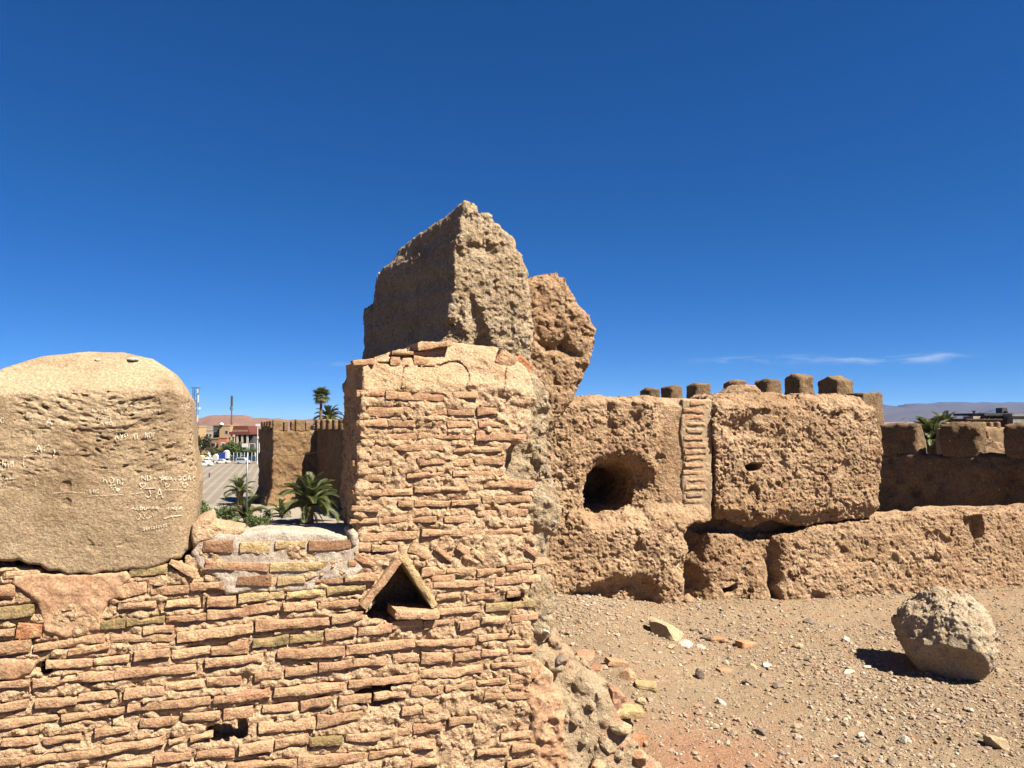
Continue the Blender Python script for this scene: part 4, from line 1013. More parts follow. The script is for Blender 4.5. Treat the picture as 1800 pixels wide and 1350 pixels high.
stone('stone', 1232, 1184, 22, 24, 'stone_dark', 'knobbly dark stone, tallest of those in the gravel')
stone('stone', 1210, 1187, 20, 16, 'stone_tan', 'greyish tan stone left of the knobbly dark stone')
stone('stone', 1367, 1203, 26, 12, 'stone_dark', 'flat grey stone farthest right of the dark ones in the gravel')
stone('stone', 1490, 1180, 24, 11, 'stone_pale', 'flat white stone just in front of the boulder shadow')
stone('stone', 1523, 1172, 16, 9, 'stone_pale', 'small pale stone at the tip of the boulder shadow')
stone('stone', 1487, 1123, 14, 13, 'stone_pale', 'small white stone left of the boulder, up towards the wall')
stone('stone', 1404, 1134, 20, 13, 'stone_tan', 'tan stone halfway between the boulder and the orange fragment')
stone('stone', 1422, 1090, 22, 11, 'stone_dark', 'dark stone closest to the foot of the low wall')
stone('stone', 1590, 1298, 22, 19, 'stone_pale', 'round white stone in the foreground below the boulder')
stone('stone', 1513, 1291, 16, 10, 'stone_pale', 'small white stone left of the round white stone')
stone('stone', 1528, 1303, 16, 10, 'stone_dark', 'small dark stone between two white stones in the foreground')
stone('stone', 1750, 1303, 42, 27, 'stone_tan', 'blocky pale tan stone in the lower right corner', blocky=0.5)
stone('stone', 1716, 1290, 16, 9, 'stone_tan', 'small tan stone just left of the blocky one in the corner')
stone('stone', 1322, 1171, 24, 11, 'stone_tan', 'flat pale tan stone beside a white stone in the gravel')
stone('stone', 1347, 1168, 20, 12, 'stone_pale', 'white stone right of the flat pale tan stone in the gravel')
stone('stone', 1707, 1248, 14, 8, 'stone_pale', 'small white stone on bare ground right below the boulder')
stone('stone', 1566, 1338, 16, 11, 'stone_dark', 'small reddish dark stone at the bottom edge')
stone('stone', 1468, 1329, 14, 9, 'stone_pale', 'white flake at the bottom edge left of the dark stone')
stone('stone', 1757, 1178, 18, 9, 'stone_tan', 'small stone touching the right foot of the boulder')
frag('brick_fragment', 1274, 1178, 26, 12, 'stone_orange', 'thin orange tile bit lying in the middle of the gravel', 0.3, 0.1)
stone('stone', 1545, 1237, 12, 7, 'stone_dark', 'small dark stone on bare ground in front of the boulder')
stone('stone', 1210, 1052, 20, 20, 'rammed', 'earth lump fallen in the corner between the two walls', 'earth lump')
stone('stone', 1245, 1086, 12, 8, 'stone_dark', 'small dark stone near the wall right of the slab')

# ------------------------------------------------------------------ scratched writing on the merlon, and stones on its dome
bv = body.data; nv = len(bv.vertices)
co = np.empty(nv * 3, np.float32); bv.vertices.foreach_get('co', co); co = co.reshape(-1, 3) + np.array(ml_o, np.float32)
ix = np.empty(len(bv.loops), np.int32); bv.loops.foreach_get('vertex_index', ix); ix = ix.reshape(-1, 4)
wv = (co - FB.o) @ FB.w
fsel = ix[wv[ix].min(1) < 0.30]
BV = BVHTree.FromPolygons(co.tolist(), fsel.tolist())
EYEV = Vector((0, 0, EYE))
def hit(px, py):
    r = BV.ray_cast(EYEV, Vector(ray(px, py)).normalized())
    return None if r[0] is None else np.array(r[0])
STROKES = []
def stroke(pts, s=1.0, ox=0.0, oy=0.0, wd=1.7):
    STROKES.append(([(ox + x / s, oy + y / s) for x, y in pts], wd))
GL = {'A': [[(0, 1), (.5, 0), (1, 1)], [(.2, .62), (.8, .62)]], 'K': [[(0, 0), (0, 1)], [(.9, 0), (0, .55), (1, 1)]], 'O': [[(.5, 0), (.05, .3), (.1, .8), (.5, 1), (.9, .8), (.95, .3), (.5, 0)]],
      'U': [[(0, 0), (.05, .8), (.5, 1), (.95, .8), (1, 0)]], 'P': [[(0, 1), (0, 0), (.8, .05), (.9, .35), (0, .55)]], 'R': [[(0, 1), (0, 0), (.8, .05), (.85, .4), (0, .5), (1, 1)]], 'H': [[(0, 0), (0, 1)], [(0, .5), (1, .5)], [(1, 0), (1, 1)]],
      'I': [[(.5, 0), (.5, 1)]], 'N': [[(0, 1), (0, 0), (1, 1), (1, 0)]], 'D': [[(0, 1), (0, 0), (.7, .1), (1, .5), (.7, .9), (0, 1)]], 'T': [[(0, 0), (1, 0)], [(.5, 0), (.5, 1)]], 'F': [[(1, 0), (0, 0), (0, 1)], [(0, .45), (.8, .45)]],
      'C': [[(1, .1), (.3, 0), (0, .5), (.3, 1), (1, .9)]], 'Y': [[(0, 0), (.5, .45)], [(1, 0), (.2, 1.2)]], 'M': [[(0, 1), (.1, 0), (.5, .6), (.9, 0), (1, 1)]], '2': [[(0, .2), (.5, 0), (.9, .3), (0, 1), (1, 1)]], '6': [[(.8, 0), (.1, .5), (.2, 1), (.8, .9), (.8, .5), (.15, .6)]],
      '1': [[(.3, .2), (.6, 0), (.6, 1)]], '0': [[(.5, 0), (.05, .5), (.5, 1), (.95, .5), (.5, 0)]], '5': [[(.9, 0), (.1, 0), (.1, .45), (.8, .5), (.8, .9), (0, 1)]], '/': [[(.8, 0), (.1, 1)]], '+': [[(.5, .1), (.5, .9)], [(0, .5), (1, .5)]],
      'V': [[(0, 0), (.5, 1), (1, 0)]], 'a': [[(.9, .4), (.3, .35), (.1, .7), (.4, 1), (.8, .7), (.9, .4), (1, 1)]], 'c': [[(1, .3), (.3, .3), (0, .7), (.4, 1), (1, .9)]], 'o': [[(.5, .3), (.05, .6), (.5, 1), (.95, .6), (.5, .3)]],
      'n': [[(0, 1), (.05, .3), (.7, .3), (.9, 1)]], 'h': [[(0, 0), (0, 1)], [(0, .55), (.6, .4), (.9, 1)]]}
def word(t, x0, x1, y0, y1, slope=0.0, wd=1.6):
    n = len(t); w = (x1 - x0) / n
    for i, ch in enumerate(t):
        if ch == ' ': continue
        for st in GL[ch]:
            stroke([(x0 + w * (i + 0.05 + 0.72 * a), y0 + (y1 - y0) * b + slope * (w * i)) for a, b in st], wd=wd)
def heart(cx, cy, r, wd=1.7):
    stroke([(cx + r * 1.05 * math.sin(t) ** 3, cy - r * (0.81 * math.cos(t) - 0.31 * math.cos(2 * t) - 0.12 * math.cos(3 * t))) for t in [i * 2 * math.pi / 14 for i in range(15)]], wd=wd)
word('ND', 249, 268, 836, 844); word('+', 270, 275, 837.5, 843)
stroke([(280, 836), (281, 839), (284, 840), (286, 836)]); stroke([(286, 835), (285, 842), (283, 846), (281, 845)]); word('ND', 287, 297, 836.5, 843.5); word('a', 297, 304, 836, 843); word('+', 305.5, 310.5, 839.5, 844.5)
word('OO', 312, 330, 836, 844); word('A', 330, 337, 835.5, 843); word('c', 338.5, 346, 835, 844); stroke([(327, 829), (330, 829)], wd=2); stroke([(331, 833), (334, 832)], wd=1.6)
for h_ in [(251, 852, 5), (294.6, 852, 4), (325.3, 852, 4.6), (199.7, 855, 5)]: heart(*h_)
heart(207.5, 860.5, 2.6, 2.6)
stroke([(247, 859), (260, 858), (274.5, 857.5)], wd=2.2); stroke([(262.5, 858), (265, 868), (264.5, 872), (260, 874), (255.5, 869)], wd=2); word('A', 274, 290, 858.5, 875, wd=2)
stroke([(229, 868), (242, 867), (256, 864.5)], wd=0.9); stroke([(289, 860.5), (310, 860.3), (330, 861.5), (343, 863.5)], wd=0.9); stroke([(150, 872), (180, 870.5), (219, 868.5)], wd=0.9); stroke([(95, 866), (120, 864), (150, 866)], wd=0.8)
word('AKOUPPR', 231.5, 281, 890.5, 895.5, wd=1.5); word('HINOUR', 292, 322, 890.5, 895.5, -0.02, wd=1.5)
stroke([(240, 910), (244, 913), (247, 908), (246, 902)], wd=1.3); stroke([(251, 910), (254, 911), (255, 905), (252, 903)], wd=1.3); stroke([(257, 909), (261, 911), (265, 908), (263, 906)], wd=1.3); stroke([(266, 908), (270, 905), (268, 903)], wd=1.3); stroke([(270.5, 903), (270.5, 908)], wd=1.3)
stroke([(287, 911), (294, 910), (299, 908), (303, 907), (308, 906.5), (314, 906), (321, 904.5)], wd=1.5); stroke([(301, 905), (305, 911)], wd=1.2)
word('26/12/2025', 252, 295, 927, 931.5, -0.16, wd=1.4)
word('hO', 181, 203, 838, 849, wd=1.4); word('nY', 206, 221, 840, 850, wd=1.8)
word('T', 53, 65, 733, 742, wd=1.2); word('A', 81, 95, 736, 747, wd=1.5); word('A', 63, 77, 781.5, 794, wd=1.9); stroke([(78, 792), (79, 784), (86, 781.5), (91, 784)], wd=1.5); stroke([(96, 790), (97, 796), (95, 801)], wd=2)
word('F', 41, 47, 803, 813, wd=1.4); stroke([(40, 813), (46, 823)], wd=1.8); word('C', 1, 9, 734, 743, wd=1.5); word('HK', 158, 176, 859.5, 866, wd=1.5); word('NU0CRC', 162, 193, 719.5, 723.5, wd=1.2); word('YOUCY', 172, 198, 732, 737, wd=1.2); word('AVO', 176, 200, 741, 746, wd=1.5)
word('NIM', 5, 26, 808, 821, wd=1.0); word('UN', 2, 14, 853, 857, wd=1.1); word('AYP O', 202, 244, 762, 772, wd=1.3); word('NOK', 255, 275, 759, 769, wd=1.2); stroke([(0, 832), (3, 838), (12, 841), (28, 840)], wd=2); word('oC', 310, 330, 800, 808, wd=1.3); stroke([(298, 814), (312, 812), (328, 808)], wd=1); word('F', 62, 70, 845, 855, wd=.9); word('KH', 260, 284, 718, 724, wd=1.2)
mbs = MB()
for pts, wd in STROKES:
    P3 = []
    for (xa, ya), (xb, yb) in zip(pts[:-1], pts[1:]):
        m_n = max(1, int(math.hypot(xb - xa, yb - ya) / 1.4))
        for i in range(m_n): P3.append(hit(xa + (xb - xa) * i / m_n, ya + (yb - ya) * i / m_n))
    P3.append(hit(*pts[-1]))
    P3 = [p for p in P3 if p is not None]
    if len(P3) < 2: continue
    P3 = np.array(P3); hw = wd * 0.40 * 2.65 / F
    wl_ = (P3 - FB.o) @ FB.w
    k_ = np.minimum(wl_, np.minimum(np.roll(wl_, 1), np.roll(wl_, -1)))      # ride on the proud grains
    P3 = P3 + ((k_ - wl_) - 0.0034)[:, None] * FB.w
    T3 = np.gradient(P3, axis=0); T3 /= np.linalg.norm(T3, axis=1)[:, None] + 1e-9
    N3 = np.cross(T3, -FB.w); N3 /= np.linalg.norm(N3, axis=1)[:, None] + 1e-9
    A_, B_ = P3 + N3 * hw - np.array(ml_o), P3 - N3 * hw - np.array(ml_o)
    n_ = len(P3)
    rs_ = random.Random(len(mbs.v)); mbs.add(list(A_) + list(B_), [(i, i + 1, n_ + i + 1, n_ + i) for i in range(n_ - 1) if rs_.random() > 0.16])
M['chalk'] = plain('scratched_white', (0.80, 0.70, 0.55), 0.95, vary=0.35, scale=60, spec=0.1)
tag(mbs.build('scratched_writing', M['chalk'], merlon), kind='stuff')
for (px_, py_, w_, h_, mt_, lb_) in [(233, 633, 22, 9, 'stone_pale', 'flat whitish stone lying on the dome of the plastered merlon'), (171, 634, 12, 5, 'stone_pale', 'tiny white chip near the top of the merlon dome')]:
    p_ = hit(px_, py_)
    if p_ is not None: stone('stone', px_, py_, w_, h_, mt_, lb_, Y=float(p_[1]))

# ------------------------------------------------------------------ crenellated walls on the right
def cren_block(name, fr, u0, u1, w0, w1, z0, z1, h, mat, parent, r=0.06, amp=0.03, seed=0, dome=0.0):
    pts = np.array([(u0, z0), (u0, z1), ((u0 + u1) / 2, z1 + dome), (u1, z1), (u1, z0)])
    return slab(name, fr, pts, w0, w1, r, h, M[mat], parent, None, None, lambda P, U, W, V: amp * (fbm(P, 1.2 / (h * 22), 2, 300 + seed) + 0.5 * fbm(P, 1.0 / (h * 7), 3, 310 + seed) + 1.2 * pebbles(P, 1.0 / (h * 5), 320 + seed, 0.5)) - amp * 0.3, max(0.1, amp * 3), max(0.1, amp * 3), None, 0.03, False)
FP = Frame(6.40, 12.0, -45.0)
par = thing('parapet', FP.world(1.5, 0.2, 0.0), 'crenellated parapet in deep shade behind the low wall at the right', 'parapet')
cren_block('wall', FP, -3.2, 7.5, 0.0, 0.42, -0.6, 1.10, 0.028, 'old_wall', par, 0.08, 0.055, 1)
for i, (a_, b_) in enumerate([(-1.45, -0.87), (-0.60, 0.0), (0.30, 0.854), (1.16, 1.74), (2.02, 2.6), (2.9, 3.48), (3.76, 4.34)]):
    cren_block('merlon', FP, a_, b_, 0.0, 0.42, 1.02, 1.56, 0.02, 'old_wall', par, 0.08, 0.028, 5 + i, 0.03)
FQ = Frame(6.33, 15.0, -66.4)
par2 = thing('parapet', FQ.world(-3.0, 0.2, 0.0), 'sunlit row of brown merlons receding behind the upper earth block', 'parapet')
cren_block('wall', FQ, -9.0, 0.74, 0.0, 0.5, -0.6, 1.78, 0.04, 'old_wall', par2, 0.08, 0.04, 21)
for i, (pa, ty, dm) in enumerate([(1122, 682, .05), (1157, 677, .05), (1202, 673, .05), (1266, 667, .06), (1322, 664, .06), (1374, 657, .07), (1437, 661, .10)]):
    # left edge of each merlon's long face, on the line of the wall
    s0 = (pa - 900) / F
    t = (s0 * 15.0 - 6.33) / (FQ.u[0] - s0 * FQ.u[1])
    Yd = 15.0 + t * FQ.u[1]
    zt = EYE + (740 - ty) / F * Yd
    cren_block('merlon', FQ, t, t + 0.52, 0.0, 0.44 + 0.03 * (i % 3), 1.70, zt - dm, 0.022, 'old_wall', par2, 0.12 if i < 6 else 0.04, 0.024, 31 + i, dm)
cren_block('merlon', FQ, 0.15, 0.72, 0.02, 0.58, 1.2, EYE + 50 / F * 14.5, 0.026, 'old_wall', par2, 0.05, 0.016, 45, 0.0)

# ------------------------------------------------------------------ the plain, hills, plaza far below
def flat(name, pts, z, mat, label, kind='structure'):
    mb = MB(); mb.add([(x, y, z) for x, y in pts], [tuple(range(len(pts)))])
    return tag(mb.build(name, mat), label, None, None, kind)
M['plain'] = earth('dry_plain', (0.30, 0.21, 0.14), (0.24, 0.19, 0.12), (0.16, 0.15, 0.08), big=0.004, mid=0.02, grain=0.4, bump=0.0)
flat('plain', [(-45000, -45000), (45000, -45000), (45000, 45000), (-45000, 45000)], PLAZA - 0.1, M['plain'], 'dry reddish plain stretching to the hills')
def gp(px, py): return on_z(px, py, PLAZA)
# paving with lighter bands running away from the wall
mP, ntP, bP = nodes_of('plaza_paving'); gP = NT(ntP)
posP = gP.n('ShaderNodeNewGeometry').outputs['Position']
sepP = gP.n('ShaderNodeSeparateXYZ'); ntP.links.new(posP, sepP.inputs[0])
A0, A1 = gp(409, 819), gp(355, 868)
dv = (A0 - A1)[:2]; dv /= np.linalg.norm(dv); nvv = np.array([dv[1], -dv[0]])
acr = gP.math('ADD', gP.math('MULTIPLY', sepP.outputs['X'], float(nvv[0])), gP.math('MULTIPLY', sepP.outputs['Y'], float(nvv[1])))
frc = gP.math('FRACT', gP.math('DIVIDE', acr, 1.9))
band = gP.math('MULTIPLY', gP.math('GREATER_THAN', frc, 0.68), 1.0)
nP = gP.noise(posP, 0.12, 5, 0.6); nP2 = gP.noise(posP, 1.5, 4, 0.6)
colP = gP.mix(band, (0.130, 0.108, 0.083), (0.165, 0.142, 0.112))
colP = gP.mix(1.0, colP, gP.mix(gP.rng(nP, 0.3, 0.7), (0.88, 0.88, 0.86), (1.1, 1.08, 1.06)), 'MULTIPLY')
colP = gP.mix(1.0, colP, gP.mix(gP.rng(nP2, 0.3, 0.7), (0.93, 0.93, 0.93), (1.07, 1.07, 1.07)), 'MULTIPLY')
ntP.links.new(colP, bP.inputs['Base Color']); bP.inputs['Roughness'].default_value = 0.8
flat('plaza', [(-190, 100), (20, 100), (20, 232), (-190, 232)], PLAZA, mP, 'wide plaza paved with pale bands far below the wall')
M['path'] = earth('concrete_path', (0.36, 0.31, 0.25), (0.40, 0.35, 0.28), (0.31, 0.26, 0.20), big=0.2, mid=1.0, grain=8, bump=0.0)
flat('path', [(-90, 60), (-8, 60), (-8, 119), (-90, 119)], PLAZA + 0.03, M['path'], 'pale concrete path at the foot of the tower')
M['dirt'] = earth('planting_bed', (0.16, 0.11, 0.07), (0.20, 0.15, 0.09), (0.10, 0.09, 0.05), big=0.4, mid=2.0, grain=8, bump=0.0)
flat('planting_bed', [tuple(gp(a, b)[:2]) for a, b in [(398, 889), (425, 900), (462, 899), (440, 887), (412, 884)]], PLAZA + 0.06, M['dirt'], 'small planting bed round the young palm')

def ridge_mesh(name, az0, az1, n, dist, depth, prof, seed, mat, label):
    """a strip of hills: prof(az in photo px) -> crest height above the eye in photo px"""
    m = 26; V = []; 
    P = np.zeros((n, m, 3), np.float32)
    for i in range(n):
        px = az0 + (az1 - az0) * i / (n - 1); s = (px - 900) / F
        top = EYE + (prof(px)) / F * dist
        for j in range(m):
            t = j / (m - 1); Y = dist - depth + 2 * depth * t
            hgt = max(0.0, 1 - abs(2 * t - 1)) ** 0.8
            P[i, j] = (s * Y, Y, PLAZA - 2 + (top - PLAZA) * hgt)
    Q = P / dist
    er = ridge(Q * np.array([30, 30, 0], np.float32), 1.0, 4, seed)
    hf = (P[..., 2] - PLAZA)
    P[..., 2] += hf * 0.16 * er * (1 - (hf / hf.max()) ** 4) * 0.9
    P[:, :, 1] += depth * 0.05 * er
    vid = np.arange(n * m).reshape(n, m)
    F4 = np.stack([vid[:-1, :-1], vid[1:, :-1], vid[1:, 1:], vid[:-1, 1:]], -1).reshape(-1, 4)
    return tag(link(name, new_mesh(name, P.reshape(-1, 3), F4), mat), label, None, None, 'structure')
M['hill'] = earth('red_hill', (0.25, 0.14, 0.10), (0.28, 0.165, 0.12), (0.20, 0.115, 0.085), big=0.004, mid=0.02, grain=0.1, bump=0.0)
M['mount'] = earth('far_mountain', (0.065, 0.052, 0.055), (0.09, 0.068, 0.066), (0.035, 0.033, 0.04), big=0.0006, mid=0.003, grain=0.02, bump=0.0)
rh = random.Random(4)
def prof_l(px):
    return 9.5 * math.exp(-((px - 395) / 42) ** 4) + 3.5 + 1.2 * math.sin(px * 0.045) + 0.6 * math.sin(px * 0.21)
ridge_mesh('hills', -500, 1000, 240, 2600, 420, prof_l, 5, M['hill'], 'low bare reddish hills behind the town on the left')
def prof_r(px):
    return (33 + 3.2 * math.sin(px * 0.0105 + 1.0) + 1.5 * math.sin(px * 0.031) + 0.7 * math.sin(px * 0.09)) * min(1, max(0.04, (px - 850) / 500)) - 1.0
ridge_mesh('mountains', 500, 2700, 360, 14000, 3200, prof_r, 9, M['mount'], 'long hazy blue mountain range on the right horizon')

# ------------------------------------------------------------------ tower and curtain wall beyond the plaza
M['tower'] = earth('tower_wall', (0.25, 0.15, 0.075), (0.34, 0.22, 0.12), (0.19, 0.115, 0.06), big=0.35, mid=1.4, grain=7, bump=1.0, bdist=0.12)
TC = gp(478, 889)
FT = Frame(TC[0], TC[1], 33.0)
tower = thing('rampart_tower', TC, 'square crenellated rampart tower with a sloping foot on the plaza', 'tower')
def tblock(name, fr, u0, u1, w0, w1, z0, z1, parent, h=0.14, r=0.12, amp=0.05, seed=0, mat='tower', flare=0.0):
    def base(U, W, V):
        g = flare * np.maximum(0, 1 - (V - z0) / 2.4)
        q = [np.abs(U - (u0 + u1) / 2) - (u1 - u0) / 2 - g + r, np.abs(W - (w0 + w1) / 2) - (w1 - w0) / 2 - g + r, np.abs(V - (z0 + z1) / 2) - (z1 - z0) / 2 + r]
        return np.sqrt(np.maximum(q[0], 0) ** 2 + np.maximum(q[1], 0) ** 2 + np.maximum(q[2], 0) ** 2) + np.minimum(np.maximum(np.maximum(q[0], q[1]), q[2]), 0) - r
    pd = 0.3 + flare
    V, Q = solid_mesh(fr, h, base, (u0 - pd, w0 - pd, z0 - 0.3), (u1 + pd, w1 + pd, z1 + 0.3),
        lambda P, U, W, V: amp * (fbm(P, 0.5, 2, 400 + seed) + 0.7 * fbm(P, 2.0, 3, 410 + seed)) , amp * 4)
    return link(name, new_mesh(name, V - origin_of(parent), Q, False), M[mat], parent)
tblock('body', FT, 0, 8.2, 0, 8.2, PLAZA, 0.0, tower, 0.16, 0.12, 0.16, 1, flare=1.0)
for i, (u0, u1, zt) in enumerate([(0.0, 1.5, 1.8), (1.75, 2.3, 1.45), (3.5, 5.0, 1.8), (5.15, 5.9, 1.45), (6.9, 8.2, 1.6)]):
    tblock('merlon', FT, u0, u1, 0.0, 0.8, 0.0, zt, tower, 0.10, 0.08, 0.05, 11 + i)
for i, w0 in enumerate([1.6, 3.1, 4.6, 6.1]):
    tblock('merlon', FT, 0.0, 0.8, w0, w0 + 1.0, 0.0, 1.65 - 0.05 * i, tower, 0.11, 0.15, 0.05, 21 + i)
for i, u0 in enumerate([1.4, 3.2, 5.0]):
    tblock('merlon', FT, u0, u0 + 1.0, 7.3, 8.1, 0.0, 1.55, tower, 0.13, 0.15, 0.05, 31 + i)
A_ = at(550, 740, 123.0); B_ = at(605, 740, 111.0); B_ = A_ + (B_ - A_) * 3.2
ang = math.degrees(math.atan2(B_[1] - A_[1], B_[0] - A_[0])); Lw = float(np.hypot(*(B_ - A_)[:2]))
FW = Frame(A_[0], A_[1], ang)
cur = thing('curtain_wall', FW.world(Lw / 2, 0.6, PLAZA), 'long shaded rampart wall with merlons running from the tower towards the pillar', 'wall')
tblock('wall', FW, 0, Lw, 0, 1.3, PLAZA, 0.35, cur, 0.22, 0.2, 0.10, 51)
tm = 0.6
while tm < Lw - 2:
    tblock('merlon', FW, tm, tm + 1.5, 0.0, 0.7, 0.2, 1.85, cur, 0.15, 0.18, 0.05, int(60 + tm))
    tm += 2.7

# ------------------------------------------------------------------ plants
def foliage(name, ca, cb, trans=0.25):
    m, nt, b = nodes_of(name); g = NT(nt)
    geo = g.n('ShaderNodeNewGeometry'); oi = g.n('ShaderNodeObjectInfo')
    col = g.mix(geo.outputs['Random Per Island'], tuple(x * 0.68 for x in ca), tuple(x * 0.68 for x in cb))
    col = g.mix(1.0, col, g.mix(oi.outputs['Random'], (0.8, 0.8, 0.8), (1.2, 1.2, 1.2)), 'MULTIPLY')
    nt.links.new(col, b.inputs['Base Color']); b.inputs['Roughness'].default_value = 0.55; b.inputs['Specular IOR Level'].default_value = 0.3
    tr = g.n('ShaderNodeBsdfTranslucent'); nt.links.new(col, tr.inputs['Color'])
    mx = g.n('ShaderNodeMixShader'); mx.inputs[0].default_value = trans
    out = [n for n in nt.nodes if n.type == 'OUTPUT_MATERIAL'][0]
    nt.links.new(b.outputs[0], mx.inputs[1]); nt.links.new(tr.outputs[0], mx.inputs[2]); nt.links.new(mx.outputs[0], out.inputs['Surface'])
    return m
M['palm'] = foliage('palm_leaf', (0.05, 0.075, 0.018), (0.14, 0.15, 0.045))
M['palm_dry'] = foliage('dry_palm_leaf', (0.16, 0.11, 0.05), (0.24, 0.17, 0.08), 0.1)
M['leaf'] = foliage('shrub_leaf', (0.05, 0.085, 0.022), (0.12, 0.16, 0.045))
M['leaf_dark'] = foliage('dark_tree_leaf', (0.022, 0.03, 0.014), (0.05, 0.06, 0.026))
M['bark'] = earth('palm_bark', (0.17, 0.115, 0.065), (0.22, 0.15, 0.09), (0.12, 0.08, 0.045), big=3, mid=9, grain=30, bump=0.8, bdist=0.03, coord='obj')
def frond_mesh(name, L, el, droop, leaf, n=26, mat='palm', seed=0):
    rn = random.Random(seed); mb = MB(); pts = []; x = z = 0.0; a = el
    for i in range(n + 1):
        pts.append((x, 0.0, z)); x += math.cos(a) * L / n; z += math.sin(a) * L / n; a -= droop / n * (0.4 + 1.4 * i / n)
    mb.tube(pts[::3] + [pts[-1]], [0.035 * (1 - 0.85 * k / (len(pts[::3]))) for k in range(len(pts[::3]) + 1)], 4, False)
    for i in range(3, n + 1):
        p = Vector(pts[i]); t = i / n; q = Vector(pts[i]) - Vector(pts[i - 1]); q.normalize(); up = Vector((-q.z, 0, q.x))
        l = leaf * (math.sin(math.pi * min(1, 0.15 + 0.85 * t)) ** 0.6) * rn.uniform(0.85, 1.1)
        for s in (-1, 1):
            d = (q * 0.75 + Vector((0, s, 0)) * 0.62 + up * 0.28).normalized()
            tip = p + d * l + Vector((0, 0, -0.12 * l)); mid = p + d * l * 0.5; wv_ = q.cross(d).cross(d).normalized() * 0.027 * (leaf / 0.5)
            mb.add([p, mid + wv_, tip, mid - wv_], [(0, 1, 2, 3)])
    me = bpy.data.meshes.new(name); me.from_pydata(mb.v, [], mb.f); me.update(); me.materials.append(M[mat])
    return me
FR_V = [frond_mesh('frond', 1.0, R(e_), d_, 0.27, 30, 'palm', k_) for k_, (e_, d_) in enumerate([(82, 0.9), (66, 1.2), (48, 1.5), (28, 1.6), (8, 1.3)])]
FR_D = frond_mesh('frond', 1.0, R(-35), 0.8, 0.2, 18, 'palm_dry', 9)
def date_palm(name, p, trunk_h, length, label, nf=38, r=0.35, seed=0, lean=0.0, dead=6):
    rn = random.Random(seed)
    t = thing(name, p, label, 'palm tree')
    mb = MB(); hs = [0, 0.1, 0.3, 0.55, 0.8, 1.0, 1.12]
    mb.tube([(lean * q * q, 0, trunk_h * q) for q in hs], [r * 1.35, r * 1.1, r, r * 0.95, r * 1.05, r * 1.3, r * 0.6], 10)
    mb.build('trunk', M['bark'], t, smooth=True)
    for i in range(nf):
        q = i / nf; k = min(4, int(q * 5 + rn.uniform(-0.3, 0.3))); k = max(0, k)
        o = link('frond', FR_V[k], None, t, (lean, 0, trunk_h + 0.1 - 0.25 * q)); s = length * rn.uniform(0.85, 1.1)
        o.rotation_euler = (rn.uniform(-.12, .12), rn.uniform(-.15, .15), i * 2.39996 + rn.uniform(-.3, .3)); o.scale = (s, s, s)
    for i in range(dead):
        o = link('frond', FR_D, None, t, (lean, 0, trunk_h - 0.3)); s = length * 0.6
        o.rotation_euler = (0, rn.uniform(-.2, .3), i * 1.1 + rn.uniform(-.3, .3)); o.scale = (s, s, s)
    return t
date_palm('date_palm', gp(544, 921), 2.4, 4.4, 'biggest date palm below the shaded rampart wall, right of the lamp post', 40, 0.5, 1)
date_palm('date_palm', gp(421, 888), 2.0, 2.9, 'young palm with thick trunk standing alone left of the tower foot', 22, 0.42, 2, dead=0)
date_palm('date_palm', gp(432, 921), 0.7, 3.3, 'low palm with spreading fronds directly behind the lamp post', 20, 0.3, 3, dead=0)
date_palm('date_palm', gp(493, 909), 0.6, 2.3, 'small dark palm in shade between the lamp post and the biggest palm', 14, 0.2, 4, dead=0)
date_palm('date_palm', (at(578, 740, 150)[0], 150, PLAZA), at(578, 735, 150)[2] - PLAZA, 3.2, 'date palm whose crown shows just above the rampart, right of the tall fan palm', 40, 0.3, 5)
pb_ = at(1639, 780, 62.0)
date_palm('date_palm', (pb_[0], pb_[1], PLAZA), pb_[2] - PLAZA, 2.4, 'green palm crown seen through the gap in the dark parapet', 60, 0.3, 6)
date_palm('date_palm', (at(1660, 745, 75)[0], 75, PLAZA), at(1660, 757, 75)[2] - PLAZA, 2.0, 'second palm crown just behind the one in the parapet gap', 40, 0.3, 8)
def fan_leaf(name, seed):
    rn = random.Random(seed); mb = MB(); mb.tube([(0, 0, 0), (0.5, 0, 0.05)], 0.02, 4, False)
    n = 17
    for i in range(n):
        a = (i / (n - 1) - 0.5) * R(250); l = 0.62 * (1 - 0.25 * abs(i / (n - 1) - 0.5)) * rn.uniform(0.9, 1.05)
        d = Vector((math.cos(a), math.sin(a), 0)); s = Vector((-math.sin(a), math.cos(a), 0)) * 0.045; p = Vector((0.5, 0, 0.05))
        m_ = p + d * l * 0.55; tip = p + d * l + Vector((0, 0, -0.16))
        mb.add([p, m_ + s, tip, m_ - s], [(0, 1, 2, 3)])
    me = bpy.data.meshes.new(name); me.from_pydata(mb.v, [], mb.f); me.update(); return me
FL1, FL2 = fan_leaf('fan_leaf', 1), fan_leaf('dry_fan_leaf', 2)
FL1.materials.append(M['palm']); FL2.materials.append(M['palm_dry'])
fb = at(564, 700, 140.0)
fp = thing('fan_palm', (fb[0], 140, PLAZA), 'tall thin fan palm rising above the rampart wall', 'palm tree')
th = fb[2] - PLAZA + 0.6
mb = MB(); mb.tube([(0, 0, 0), (0.05, 0, th * 0.3), (0.0, 0, th * 0.7), (0.1, 0, th)], [0.5, 0.33, 0.27, 0.22], 10); mb.build('trunk', M['bark'], fp, smooth=True)
rn = random.Random(11)
for i in range(46):
    q = i / 46; o = link('fan_leaf', FL1 if i < 38 else FL2, None, fp, (0.1, 0, th - 0.3 * q)); s = rn.uniform(1.5, 1.95)
    o.rotation_euler = (rn.uniform(-.3, .3), -R(75) + R(135) * q + rn.uniform(-.15, .15), i * 2.39996); o.scale = (s, s, s)

